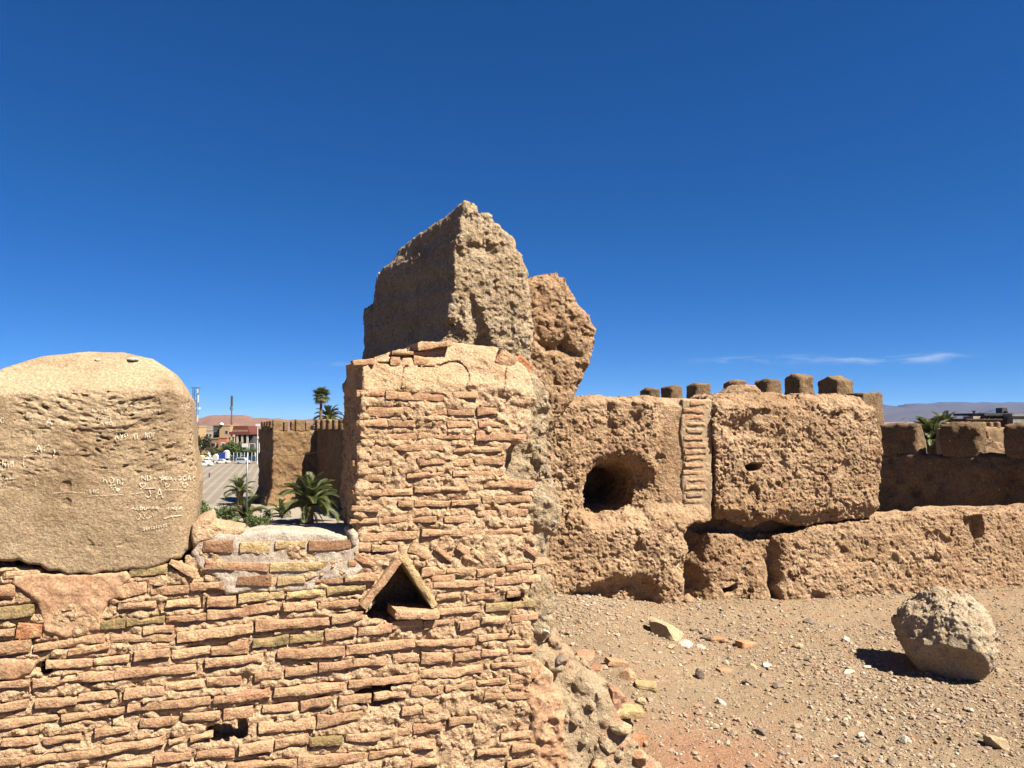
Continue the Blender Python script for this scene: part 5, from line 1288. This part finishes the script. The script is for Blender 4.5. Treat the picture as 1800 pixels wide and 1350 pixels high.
def leaf_cloud(n, clumps, size, seed):
    """leaf-sized faces spread through overlapping clumps (cx, cy, cz, rx, ry, rz)"""
    r_ = np.random.default_rng(seed); C = np.array(clumps); k = r_.integers(0, len(C), n)
    d = r_.normal(size=(n, 3)); d /= np.linalg.norm(d, axis=1)[:, None]
    rad = r_.uniform(0.25, 1, n) ** 0.45
    P = C[k, :3] + d * C[k, 3:] * rad[:, None] * (1 + 0.22 * r_.normal(size=(n, 1)))
    a = r_.normal(size=(n, 3)) + d * 0.5; a /= np.linalg.norm(a, axis=1)[:, None]
    b = np.cross(a, r_.normal(size=(n, 3))); b /= np.linalg.norm(b, axis=1)[:, None] + 1e-9
    s = size * r_.uniform(0.6, 1.3, (n, 1))
    V = np.stack([P - a * s, P + b * s * 0.5, P + a * s, P - b * s * 0.5], 1).reshape(-1, 3)
    return V, np.arange(n * 4).reshape(-1, 4)
def bush(name, p, w, h, label, n=900, mat='leaf', seed=0, cat='shrub', trunk=0.0, size=0.16):
    rn = random.Random(seed); t = thing(name, p, label, cat)
    cl = []
    for i in range(9):
        x, y = rn.uniform(-.32, .32) * w, rn.uniform(-.32, .32) * w; z = trunk + (h - trunk) * rn.uniform(0.25, 0.78); q = rn.uniform(0.16, 0.28)
        cl.append((x, y, z, w * q, w * q, (h - trunk) * q * 1.1))
    V, Q = leaf_cloud(n, cl, size, seed)
    V[:, 2] = np.maximum(V[:, 2], 0.05)
    link('crown', new_mesh('crown', V, Q, False), M[mat], t)
    mb = MB()
    for c_ in cl[:5]: mb.tube([(0, 0, 0), (c_[0] * .3, c_[1] * .3, c_[2] * .5), (c_[0], c_[1], c_[2])], [0.04 * w ** 0.5, 0.03 * w ** 0.5, 0.01], 5)
    mb.build('trunk', M['bark'], t)
    return t
bush('shrub', gp(356, 912), 3.4, 2.6, 'green shrub half hidden behind the right edge of the merlon', 1300, 'leaf', 1)
bush('shrub', gp(391, 925), 3.4, 2.9, 'bright green shrub showing over the crumbled clay left of the lamp post', 1500, 'leaf', 2)
bush('shrub', gp(452, 930), 3.6, 1.7, 'low green shrub right of the lamp post foot', 1200, 'leaf', 3)
bush('shrub', gp(372, 908), 1.6, 1.2, 'small shrub between the two bigger shrubs', 500, 'leaf', 4)
bush('shrub', gp(470, 912), 0.9, 1.2, 'dark little bush standing in front of the shaded ground', 300, 'leaf_dark', 5)
bush('dark_tree', gp(352, 809), 8.0, 9.0, 'dark bare looking tree behind the parked cars beside the merlon', 2600, 'leaf_dark', 6, 'tree', 1.5, 0.28)
bush('dark_tree', gp(337, 806), 7.0, 8.0, 'dark tree mostly hidden behind the merlon edge', 1500, 'leaf_dark', 7, 'tree', 1.5, 0.28)
bush('leafy_tree', gp(405, 807), 6.5, 5.5, 'green tree in front of the maroon roofed building', 1800, 'leaf', 8, 'tree', 0.6, 0.3)
bush('leafy_tree', gp(418, 807), 7.5, 7.0, 'taller green tree before the white columns', 2000, 'leaf', 9, 'tree', 0.6, 0.3)
bush('leafy_tree', gp(435, 808), 6.0, 4.2, 'low green tree under the white board', 1500, 'leaf', 10, 'tree', 0.5, 0.3)
bush('leafy_tree', gp(448, 808), 5.0, 4.0, 'green tree next to the rampart tower, behind the blue fence', 1300, 'leaf', 11, 'tree', 0.5, 0.3)
bush('leafy_tree', gp(383, 806), 5.0, 4.0, 'green tree between the salmon house and the blue tent', 1300, 'leaf', 12, 'tree', 0.5, 0.3)
bush('leafy_tree', (at(543, 745, 150)[0], 150, PLAZA), 7.0, at(545, 738, 150)[2] - PLAZA, 'grey green tree top behind the rampart beside the fan palm', 1800, 'leaf_dark', 13, 'tree', 8.0, 0.25)

# ------------------------------------------------------------------ lamp post, masts, wire
M['steel'] = plain('galvanised_steel', (0.30, 0.33, 0.37), 0.45, 0.6)
M['steel_dark'] = plain('dark_steel', (0.12, 0.115, 0.115), 0.6, 0.4)
M['white'] = plain('white_paint', (0.78, 0.78, 0.76), 0.5, vary=0.05)
p = gp(433, 922)
lp = thing('street_lamp', p, 'slim grey lamp post on the plaza, seen over the brick wall', 'street lamp')
hl = at(433, 792, p[1])[2] - p[2]
MB().tube([(0, 0, 0), (0, 0, hl * 0.5), (0, 0, hl)], [0.14, 0.11, 0.085], 10).build('post', M['steel'], lp, smooth=True)
MB().tube([(0, 0, 0), (0, 0, 0.5)], [0.2, 0.19], 10).build('base', M['steel'], lp)
MB().box(-0.16, 0.16, -0.5, 0.25, hl - 0.02, hl + 0.14).build('lamp_head', M['steel'], lp)
def at_ground(px, Y): q = at(px, 740, Y); return np.array([q[0], Y, PLAZA])
Y_ = 330.0; q = at_ground(343, Y_); htop = at(343, 681, Y_)[2] - PLAZA
lt = thing('lattice_mast', q, 'lattice phone mast with white antennas rising behind the merlon', 'mast')
w_ = 1.0
for sx, sy in ((-1, -1), (1, -1), (1, 1), (-1, 1)):
    MB().tube([(sx * w_, sy * w_, 0), (sx * w_ * 0.9, sy * w_ * 0.9, htop)], 0.11, 5).build('leg', M['steel_dark'], lt)
mb = MB(); zz = 0.0; k = 0
while zz < htop - 2.2:
    for (ax, ay), (bx, by) in (((-1, -1), (1, -1)), ((1, -1), (1, 1)), ((1, 1), (-1, 1)), ((-1, 1), (-1, -1))):
        mb.tube([(ax * w_ * .95, ay * w_ * .95, zz), (bx * w_ * .95, by * w_ * .95, zz + 2.2)], 0.05, 4, False); mb.tube([(ax * w_ * .95, ay * w_ * .95, zz), (bx * w_ * .95, by * w_ * .95, zz)], 0.05, 4, False)
    zz += 2.2; k += 1
tag(mb.build('bracing', M['steel_dark'], lt), kind='stuff')
for i, (dx, z0, hh) in enumerate([(-1.5, htop - 6, 2.2), (1.6, htop - 6.5, 3.2), (1.3, htop - 2.4, 2.0), (-1.3, htop - 9, 2.2), (1.5, htop - 15, 3.0), (-1.4, htop - 16, 2.6)]):
    MB().box(dx - 0.28, dx + 0.28, -1.35, -1.05, z0, z0 + hh).build('antenna', M['white'], lt)
for dx, z0 in ((2.2, htop - 9.2), (-2.0, htop - 11)):
    MB().tube([(dx, -1.5, z0), (dx, -1.1, z0)], 0.6, 14).build('dish', M['white'], lt)
MB().box(-1.6, 1.6, -1.6, 1.6, htop - 0.25, htop - 0.1).build('platform', M['steel_dark'], lt)
Y_ = 330.0; q = at_ground(407, Y_); htop = at(407, 695, Y_)[2] - PLAZA
mm = thing('antenna_mast', q, 'single reddish pole mast with antenna behind the maroon roof', 'mast')
M['pole_red'] = plain('faded_red_pole', (0.17, 0.12, 0.11), 0.6)
MB().tube([(0, 0, 0), (0, 0, htop * 0.6), (0, 0, htop)], [0.45, 0.32, 0.22], 10).build('pole', M['pole_red'], mm, smooth=True)
MB().tube([(0, 0, htop - 4.6), (0, 0, htop - 0.3)], 0.5, 10).build('antenna', M['steel_dark'], mm)
MB().tube([(-0.1, 0, htop - 6.2), (-0.1, 0, htop - 4.9)], 0.7, 10).build('antenna', M['steel'], mm)
wa, wb = at(445, 786, 105), at(610, 775, 75)
pts = [tuple(wa + (wb - wa) * t + np.array([0, 0, -1.3 * 4 * t * (1 - t)])) for t in [i / 16 for i in range(17)]]
tag(MB().tube([tuple(np.array(x) - wa) for x in pts], 0.022, 5).build('overhead_wire', M['steel_dark'], None, tuple(wa)), 'thin cable crossing in front of the tower face', 'cable')

# ------------------------------------------------------------------ cars
M['glass'] = plain('dark_glass', (0.03, 0.035, 0.04), 0.12, vary=0.05, spec=0.6)
M['tyre'] = plain('rubber', (0.02, 0.02, 0.02), 0.8)
M['carpaint'] = plain('white_car_paint', (0.80, 0.80, 0.79), 0.25, vary=0.02, spec=0.5)
M['vanpaint'] = plain('silver_blue_paint', (0.55, 0.60, 0.66), 0.3, vary=0.02, spec=0.5)
M['lampred'] = plain('red_lens', (0.5, 0.03, 0.02), 0.3)
def car(name, p, L, H, Wd, prof, win, label, paint, rz=0.0, wr=0.33, cat='car'):
    """side outlines run along x (front at +x)"""
    t = thing(name, p, label, cat, rz=rz)
    MB().prism([(x * L, z * H) for x, z in prof], -Wd / 2, Wd / 2).build('body', M[paint], t)
    for w in win:
        for sy in (-1, 1):
            MB().prism([(x * L, z * H) for x, z in w], sy * (Wd / 2 + 0.012) - 0.006, sy * (Wd / 2 + 0.012) + 0.006).build('window', M['glass'], t)
    for sx in (-0.31, 0.31):
        for sy in (-1, 1):
            wh = MB().tube([(sx * L, sy * (Wd / 2 - 0.12), wr), (sx * L, sy * (Wd / 2 + 0.03), wr)], wr, 16).build('wheel', M['tyre'], t)
            MB().tube([(sx * L, sy * (Wd / 2 + 0.03), wr), (sx * L, sy * (Wd / 2 + 0.045), wr)], wr * 0.6, 12).build('rim', M['steel'], wh)
    for sy in (-1, 1):
        MB().box(L * 0.485, L * 0.503, sy * Wd * 0.36 - 0.16, sy * Wd * 0.36 + 0.16, H * 0.42, H * 0.52).build('headlight', M['white'], t)
        MB().box(-L * 0.503, -L * 0.487, sy * Wd * 0.38 - 0.12, sy * Wd * 0.38 + 0.12, H * 0.45, H * 0.6).build('tail_light', M['lampred'], t)
    return t
SUVP = [(-.5, .22), (-.49, .62), (-.44, .68), (-.36, .96), (-.2, 1.0), (.05, .99), (.2, .72), (.42, .64), (.49, .52), (.5, .24), (.42, .17), (-.44, .17)]
SEDP = [(-.5, .28), (-.5, .60), (-.36, .66), (-.24, .97), (-.05, 1.0), (.06, .97), (.2, .66), (.44, .58), (.5, .48), (.5, .26), (.42, .18), (-.44, .18)]
VANP = [(-.5, .2), (-.5, .92), (-.44, .99), (-.1, 1.0), (.1, .97), (.24, .62), (.42, .54), (.49, .42), (.5, .22), (.42, .15), (-.44, .15)]
car('parked_car', gp(360, 819.5), 4.3, 1.65, 1.8, SUVP, [[(-.34, .66), (-.3, .9), (-.15, .93), (-.14, .67)], [(-.12, .67), (-.12, .93), (.03, .92), (.13, .68)]], 'white hatchback parked next to the merlon edge', 'carpaint', R(4))
car('parked_car', gp(391, 815), 4.4, 1.42, 1.7, SEDP, [[(-.32, .66), (-.22, .92), (-.08, .94), (-.08, .67)], [(-.06, .67), (-.06, .94), (.04, .92), (.14, .67)]], 'old white saloon parked in front of the blue tent', 'carpaint', R(2))
car('parked_van', gp(428.5, 815.5), 4.2, 1.9, 1.8, VANP, [[(-.44, .6), (-.44, .9), (-.28, .92), (-.28, .61)], [(-.26, .61), (-.26, .92), (-.08, .93), (-.08, .61)], [(-.06, .61), (-.06, .93), (.07, .91), (.18, .62)]], 'silver blue van parked before the blue fence', 'vanpaint', R(-3), cat='van')

# ------------------------------------------------------------------ stalls, tent, monument, fence
M['blue'] = plain('blue_canvas', (0.02, 0.05, 0.36), 0.7)
M['blue_fence'] = plain('blue_fence_paint', (0.03, 0.12, 0.24), 0.6)
M['offwhite'] = plain('offwhite_canvas', (0.66, 0.66, 0.64), 0.8)
p = gp(391.5, 811.5); k = p[1] / F
tt = thing('market_tent', p, 'bright blue tent with a white ridge behind the white saloon', 'tent')
MB().prism([(-6.6 * k, 2 * k), (-6.6 * k, 13 * k), (0, 16 * k), (6.6 * k, 17 * k), (6.6 * k, 2 * k)], -1.5, 1.5).build('canvas', M['blue'], tt)
MB().prism([(2 * k, 15.5 * k), (6 * k, 20 * k), (9.5 * k, 18 * k), (9.5 * k, 6 * k), (6.8 * k, 6 * k), (6.8 * k, 16.6 * k)], -1.2, 1.2).build('flap', M['offwhite'], tt)
for sx in (-6.3, 6.3): MB().tube([(sx * k, -1.4, 0), (sx * k, -1.4, 4 * k)], 0.06, 5).build('pole', M['steel'], tt)
p = gp(380, 812); k = p[1] / F
st_ = thing('market_stall', p, 'pale covered stall between the ball monument and the blue tent', 'stall')
MB().prism([(-4 * k, 3 * k), (-4 * k, 11 * k), (0, 14 * k), (4 * k, 11 * k), (4 * k, 3 * k)], -1.2, 1.2).build('cover', M['offwhite'], st_)
MB().box(-3.6 * k, 3.6 * k, -1, 1, 0, 3 * k).build('counter', M['steel'], st_)
mB, ntB, bB = nodes_of('black_and_white_ball'); gB = NT(ntB)
vB = gB.voro(gB.n('ShaderNodeTexCoord').outputs['Object'], 1.6)
ntB.links.new(gB.mix(gB.math('LESS_THAN', vB, 0.33), (0.42, 0.42, 0.40), (0.02, 0.02, 0.02)), bB.inputs['Base Color'])
p = gp(366.5, 811); k = p[1] / F
bm_ = thing('ball_monument', p, 'heap of big black and white balls on the edge of the plaza', 'monument')
MB().tube([(0, 0, 0), (0, 0, 2 * k)], [5.5 * k, 5 * k], 16).build('plinth', M['offwhite'], bm_)
for dx, dy, z0, rr_ in [(-4, 0, 4.5, 2.4), (0.3, -.4, 4.6, 2.6), (4.4, 0, 4.4, 2.4), (-2, .2, 8.6, 2.3), (2.4, 0, 8.8, 2.3), (0.2, 0, 12.8, 2.6)]:
    V, Q = ICO2; link('ball', new_mesh('ball', V * rr_ * k, Q), mB, bm_, (dx * k, dy, z0 * k))
p = gp(354, 811); k = p[1] / F
st2 = thing('market_stall', p, 'small yellowish stall close to the merlon edge behind the hatchback', 'stall')
M['yellow_c'] = plain('yellow_canvas', (0.6, 0.5, 0.22), 0.8)
MB().prism([(-4 * k, 3 * k), (-4 * k, 8 * k), (0, 11 * k), (4 * k, 8 * k), (4 * k, 3 * k)], -1.2, 1.2).build('cover', M['yellow_c'], st2)
MB().box(-3.6 * k, 3.6 * k, -1, 1, 0, 3 * k).build('counter', M['steel'], st2)
pa, pb2 = gp(404, 811), gp(462, 812); Lf = float(np.hypot(*(pb2 - pa)[:2])); rzf = math.atan2((pb2 - pa)[1], (pb2 - pa)[0])
fe = thing('blue_fence', pa, 'long blue sheet fence along the far edge of the plaza', 'fence', rz=rzf)
nP_ = 9
for i in range(nP_):
    MB().box(Lf * i / nP_ + 0.03, Lf * (i + 1) / nP_ - 0.03, -0.03, 0.03, 0.2, 1.75).build('panel', M['blue_fence'], fe)
    MB().tube([(Lf * i / nP_, 0, 0), (Lf * i / nP_, 0, 2.9 if i % 1 == 0 else 2)], 0.09, 6).build('post', M['white'], fe)
p = gp(368, 839); k = p[1] / F
tag(MB().tube([(0, 0, 0), (0, 0, 5 * k), (0, 0, 7 * k), (0, 0, 8.5 * k)], [1.3 * k, 1.2 * k, 1.6 * k, 0.8 * k], 10).build('bollard', M['steel_dark'], None, tuple(p)), 'small dark bollard standing alone on the plaza', 'bollard')
for (px_, ya, yb, lb_) in [(452, 748, 816, 'thin white pole with a floodlight left of the tower'), (455.0, 770, 790, 'short white pole touching the tower edge')]:
    p = gp(px_, 816); hz_ = at(px_, ya, p[1])[2] - PLAZA
    o = thing('light_pole', p, lb_, 'pole'); MB().tube([(0, 0, 0), (0, 0, hz_)], [0.16, 0.09], 8).build('post', M['white'], o); MB().box(-0.6, 0.6, -0.2, 0.2, hz_ - 0.2, hz_ + 0.5).build('lamp_head', M['white'], o)
p = at_ground(431, 255); z1, z2 = at(431, 786, 255)[2] - PLAZA, at(431, 779.5, 255)[2] - PLAZA
bb = thing('white_board', p, 'blank white board on posts among the green trees', 'board')
MB().box(-1.0, 1.0, -0.06, 0.06, z1, z2).build('panel', M['white'], bb)
for sx in (-0.8, 0.8): MB().tube([(sx, 0, 0), (sx, 0, z1)], 0.06, 5).build('post', M['steel'], bb)
p = at_ground(444, 255); z1, z2 = at(444, 788, 255)[2] - PLAZA, at(444, 780, 255)[2] - PLAZA
gl = thing('goal_frame', p, 'white open frame standing beside the blank white board', 'frame')
for sx in (-0.95, 0.95): MB().tube([(sx, 0, 0), (sx, 0, z2)], 0.09, 6).build('post', M['white'], gl)
MB().tube([(-0.95, 0, z2), (0.95, 0, z2)], 0.09, 6).build('crossbar', M['white'], gl)

# ------------------------------------------------------------------ houses
def wallmat(name, c): return earth(name, c, tuple(x * 1.08 for x in c), tuple(x * 0.88 for x in c), big=0.3, mid=1.5, grain=6, bump=0.0)
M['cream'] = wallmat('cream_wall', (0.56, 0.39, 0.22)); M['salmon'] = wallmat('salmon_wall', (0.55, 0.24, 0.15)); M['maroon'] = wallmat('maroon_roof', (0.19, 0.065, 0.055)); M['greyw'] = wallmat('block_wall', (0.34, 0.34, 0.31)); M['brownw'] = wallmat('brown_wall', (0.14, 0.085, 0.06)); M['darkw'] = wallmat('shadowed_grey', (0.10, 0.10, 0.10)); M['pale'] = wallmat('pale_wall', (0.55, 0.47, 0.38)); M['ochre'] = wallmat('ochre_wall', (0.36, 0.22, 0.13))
def house(px0, px1, ytop, Y, depth, mat, label, rz=0.0, roof=0.35, name='house'):
    a, b = at(px0, ytop, Y), at(px1, ytop, Y)
    c = np.array([(a[0] + b[0]) / 2, Y, PLAZA]); W = (b[0] - a[0]); H = a[2] - PLAZA
    t = thing(name, c, label, 'house', rz=rz)
    MB().box(-W / 2, W / 2, 0, depth, 0, H).build('wall', M[mat], t)
    mbq = MB(); e = 0.12
    for x0, x1, y0, y1 in ((-W / 2 - e, W / 2 + e, -e, 0.2), (-W / 2 - e, W / 2 + e, depth - 0.2, depth + e), (-W / 2 - e, -W / 2 + 0.2, 0.2, depth - 0.2), (W / 2 - 0.2, W / 2 + e, 0.2, depth - 0.2)): mbq.box(x0, x1, y0, y1, H + 0.004, H + roof)
    mbq.build('roof_edge', M[mat], t)
    return t, W, H
def window(t, x, z, w, h, mat='glass', frame='white'):
    o = MB().box(x - w / 2 - 0.12, x + w / 2 + 0.12, -0.06, -0.003, z - 0.12, z + h + 0.12).build('window', M[frame], t)
    MB().box(x - w / 2, x + w / 2, -0.09, -0.063, z, z + h).build('pane', M[mat], o)
t, W, H = house(386, 404, 748.5, 290, 9, 'cream', 'cream block of flats under the red hills')
window(t, W * 0.2, H - 3, 1.0, 1.2)
MB().tube([(-W / 2 + 0.8, -0.3, H + 0.2), (-W / 2 + 0.8, 0.1, H + 0.9)], 0.7, 12).build('dish', M['white'], t)
t, W, H = house(375, 386, 749.5, 292, 8, 'darkw', 'dark grey unplastered house left of the cream block')
for zz in (H - 3.2, H - 6.0): window(t, -W * 0.22, zz, 0.9, 1.2, 'glass', 'greyw'); window(t, W * 0.22, zz, 0.9, 1.2, 'glass', 'greyw')
t, W, H = house(384, 398.5, 770.5, 270, 7, 'salmon', 'salmon pink house with one white window')
window(t, W * 0.05, H - 2.6, 1.4, 1.1, 'offwhite', 'white')
t, W, H = house(368, 384, 772, 274, 7, 'ochre', 'low brownish house left of the salmon one')
window(t, 0, H - 2.4, 1.0, 1.0)
t, W, H = house(340, 350, 751, 300, 7, 'cream', 'small cream house at the foot of the lattice mast')
window(t, W * .2, H - 2.5, 0.9, 1.1)
t, W, H = house(360, 375, 757, 320, 7, 'pale', 'pale low house behind the dark tree')
window(t, -W * .2, H - 2.5, 0.9, 1.1); window(t, W * .2, H - 2.5, 0.9, 1.1)
Y_ = 272.0; k = Y_ / F; c0 = at(420, 764, Y_)
mr = thing('columned_building', (c0[0], Y_, PLAZA), 'maroon roofed building on white columns behind the trees', 'building'); H = c0[2] - PLAZA
MB().box(-15.5 * k, 17 * k, 5.0, 12, 0, H).build('wall', M['darkw'], mr)
MB().box(-17 * k, 19.5 * k, -0.3, 12, H + 0.003, H + 1.0).build('fascia', M['maroon'], mr)
MB().prism([(-15 * k, H + 1.0), (-12.5 * k, H + 3.1), (13 * k, H + 3.1), (15 * k, H + 1.0)], 1.5, 11).build('roof', M['maroon'], mr)
for i in range(3):
    a_ = -11 * k + i * 9.3 * k
    MB().box(a_, a_ + 8.6 * k, -0.34, -0.303, H + 1.05, H + 1.75).build('balustrade', M['ochre'], mr)
for i, cx_ in enumerate((-13.5, -3.0, 5.5, 14.5)):
    MB().box(cx_ * k - 0.3, cx_ * k + 0.3, 0.0, 0.6, 0, H).build('column', M['pale'], mr)
t, W, H = house(437, 462, 755.5, 285, 9, 'maroon', 'second maroon building half hidden by the tower')
window(t, -W * .25, H - 3, 0.9, 1.3); window(t, W * .1, H - 3, 0.9, 1.3)
# right-hand town
t, W, H = house(1700, 1782, 738.5, 66, 7, 'brownw', 'dark brown flat roofed house seen over the parapet at the right', 0.0, 0.12)
k = 66 / F
roof_ = MB().box(-6.5 * k, 46 * k, 0.3, 5, H + 8.2 * k, H + 12.5 * k).build('canopy', M['darkw'], t)
for px_ in (-5, 3, 14, 26, 38): MB().box(px_ * k - 0.06, px_ * k + 0.06, 0.4, 0.52, H + 0.1, H + 8.2 * k).build('post', M['brownw'], t)
MB().box(-24 * k, -11 * k, 0.5, 2, H + 0.1, H + 7 * k).build('roof_hut', M['pale'], t)
for a_, b_ in ((18, 23), (28, 32), (5, 9)): MB().box(a_ * k, b_ * k, 1.5, 1.6, H + 0.3, H + 5.5 * k).build('window', M['offwhite'], t)
MB().tube([(-4 * k, 2, H + 12.5 * k), (-4 * k, 2, H + 17 * k)], [0.05, 0.16], 8).build('vent', M['steel_dark'], t)
MB().prism([(34 * k, H + 12.6 * k), (34.5 * k, H + 22 * k), (43 * k, H + 22 * k), (45 * k, H + 12.6 * k), (40 * k, H + 17 * k)], 1.0, 1.9).build('solar_heater', M['steel_dark'], t)
t, W, H = house(1780.5, 1850, 731.5, 65.2, 6, 'greyw', 'grey concrete block house at the right edge', 0.0, 0.2)
window(t, W * 0.2, H - 2.4, 0.9, 1.1)
t, W, H = house(1655, 1700, 742.5, 90, 6, 'ochre', 'long low ochre wall behind the palm at the right', 0.0, 0.1)
FE = Frame(*at(1700, 740, 42.0)[:2], 4.0)
ew = thing('merlon_wall', FE.world(2.0, 0.3, PLAZA), 'ruined ochre wall with small sunlit merlons seen through the parapet gap', 'wall')
M['ruin'] = earth('ruin_wall', (0.33, 0.215, 0.125), (0.39, 0.265, 0.16), (0.28, 0.175, 0.095), big=0.7, mid=3, grain=14, bump=0.6, bdist=0.03)
zt = at(1740, 751, 42)[2]
tblock('wall', FE, -1.5, 6.0, 0, 0.6, PLAZA, zt, ew, 0.12, 0.08, 0.05, 71, 'ruin')
for i in range(8): tblock('merlon', FE, -1.2 + i * 0.42, -1.2 + i * 0.42 + 0.24, 0.0, 0.5, zt - 0.1, zt + 0.30, ew, 0.05, 0.06, 0.02, 81 + i, 'ruin')
FG = Frame(*at(1722, 740, 36.0)[:2], -8.0)
rw = thing('stepped_ruin', FG.world(0.4, 0.3, PLAZA), 'stepped stump of an ochre wall with a broken edge under the small merlons', 'ruin')
tblock('wall', FG, -0.3, 0.55, 0, 0.8, PLAZA, at(1740, 768, 36)[2], rw, 0.07, 0.08, 0.05, 91, 'ruin')
tblock('step', FG, 0.5, 1.05, 0.1, 0.8, PLAZA, at(1740, 778, 36)[2], rw, 0.07, 0.1, 0.08, 92, 'ruin')
for i in range(3): tblock('merlon', FG, -0.25 + i * 0.27, -0.25 + i * 0.27 + 0.15, 0, 0.5, at(1740, 770, 36)[2], at(1740, 757, 36)[2], rw, 0.045, 0.05, 0.015, 93 + i, 'ruin')
FGb = Frame(*at(1700, 740, 30.0)[:2], 0.0)
tag(slab('fallen_wall', FGb, np.array([(0.0, PLAZA), (0.0, at(1740, 783, 30)[2]), (0.7, at(1740, 788, 30)[2]), (1.1, at(1740, 776, 30)[2]), (1.4, at(1740, 790, 30)[2]), (2.5, at(1740, 792, 30)[2]), (2.5, PLAZA)]), 0, 0.8, 0.08, 0.09, M['ruin'], None, None, None, lambda P, U, W, V: 0.06 * fbm(P, 2.5, 3, 97), 0.2, 0.2, None, 0.03, False), 'crumbled ochre wall lowest in the view through the parapet gap', 'ruin')

# ------------------------------------------------------------------ the air
mH = bpy.data.materials.new('haze'); mH.use_nodes = True
nH = mH.node_tree.nodes; nH.clear()
oH = nH.new('ShaderNodeOutputMaterial'); vH = nH.new('ShaderNodeVolumePrincipled')
vH.inputs['Color'].default_value = (0.32, 0.53, 1.0, 1); vH.inputs['Density'].default_value = 1.5e-5; vH.inputs['Anisotropy'].default_value = 0.0
mH.node_tree.links.new(vH.outputs[0], oH.inputs['Volume'])
hz = MB().box(-46000, 46000, -46000, 46000, PLAZA - 3, 425).build('haze', mH)
tag(hz, 'thin blue haze in the air over the plain', None, None, 'stuff')
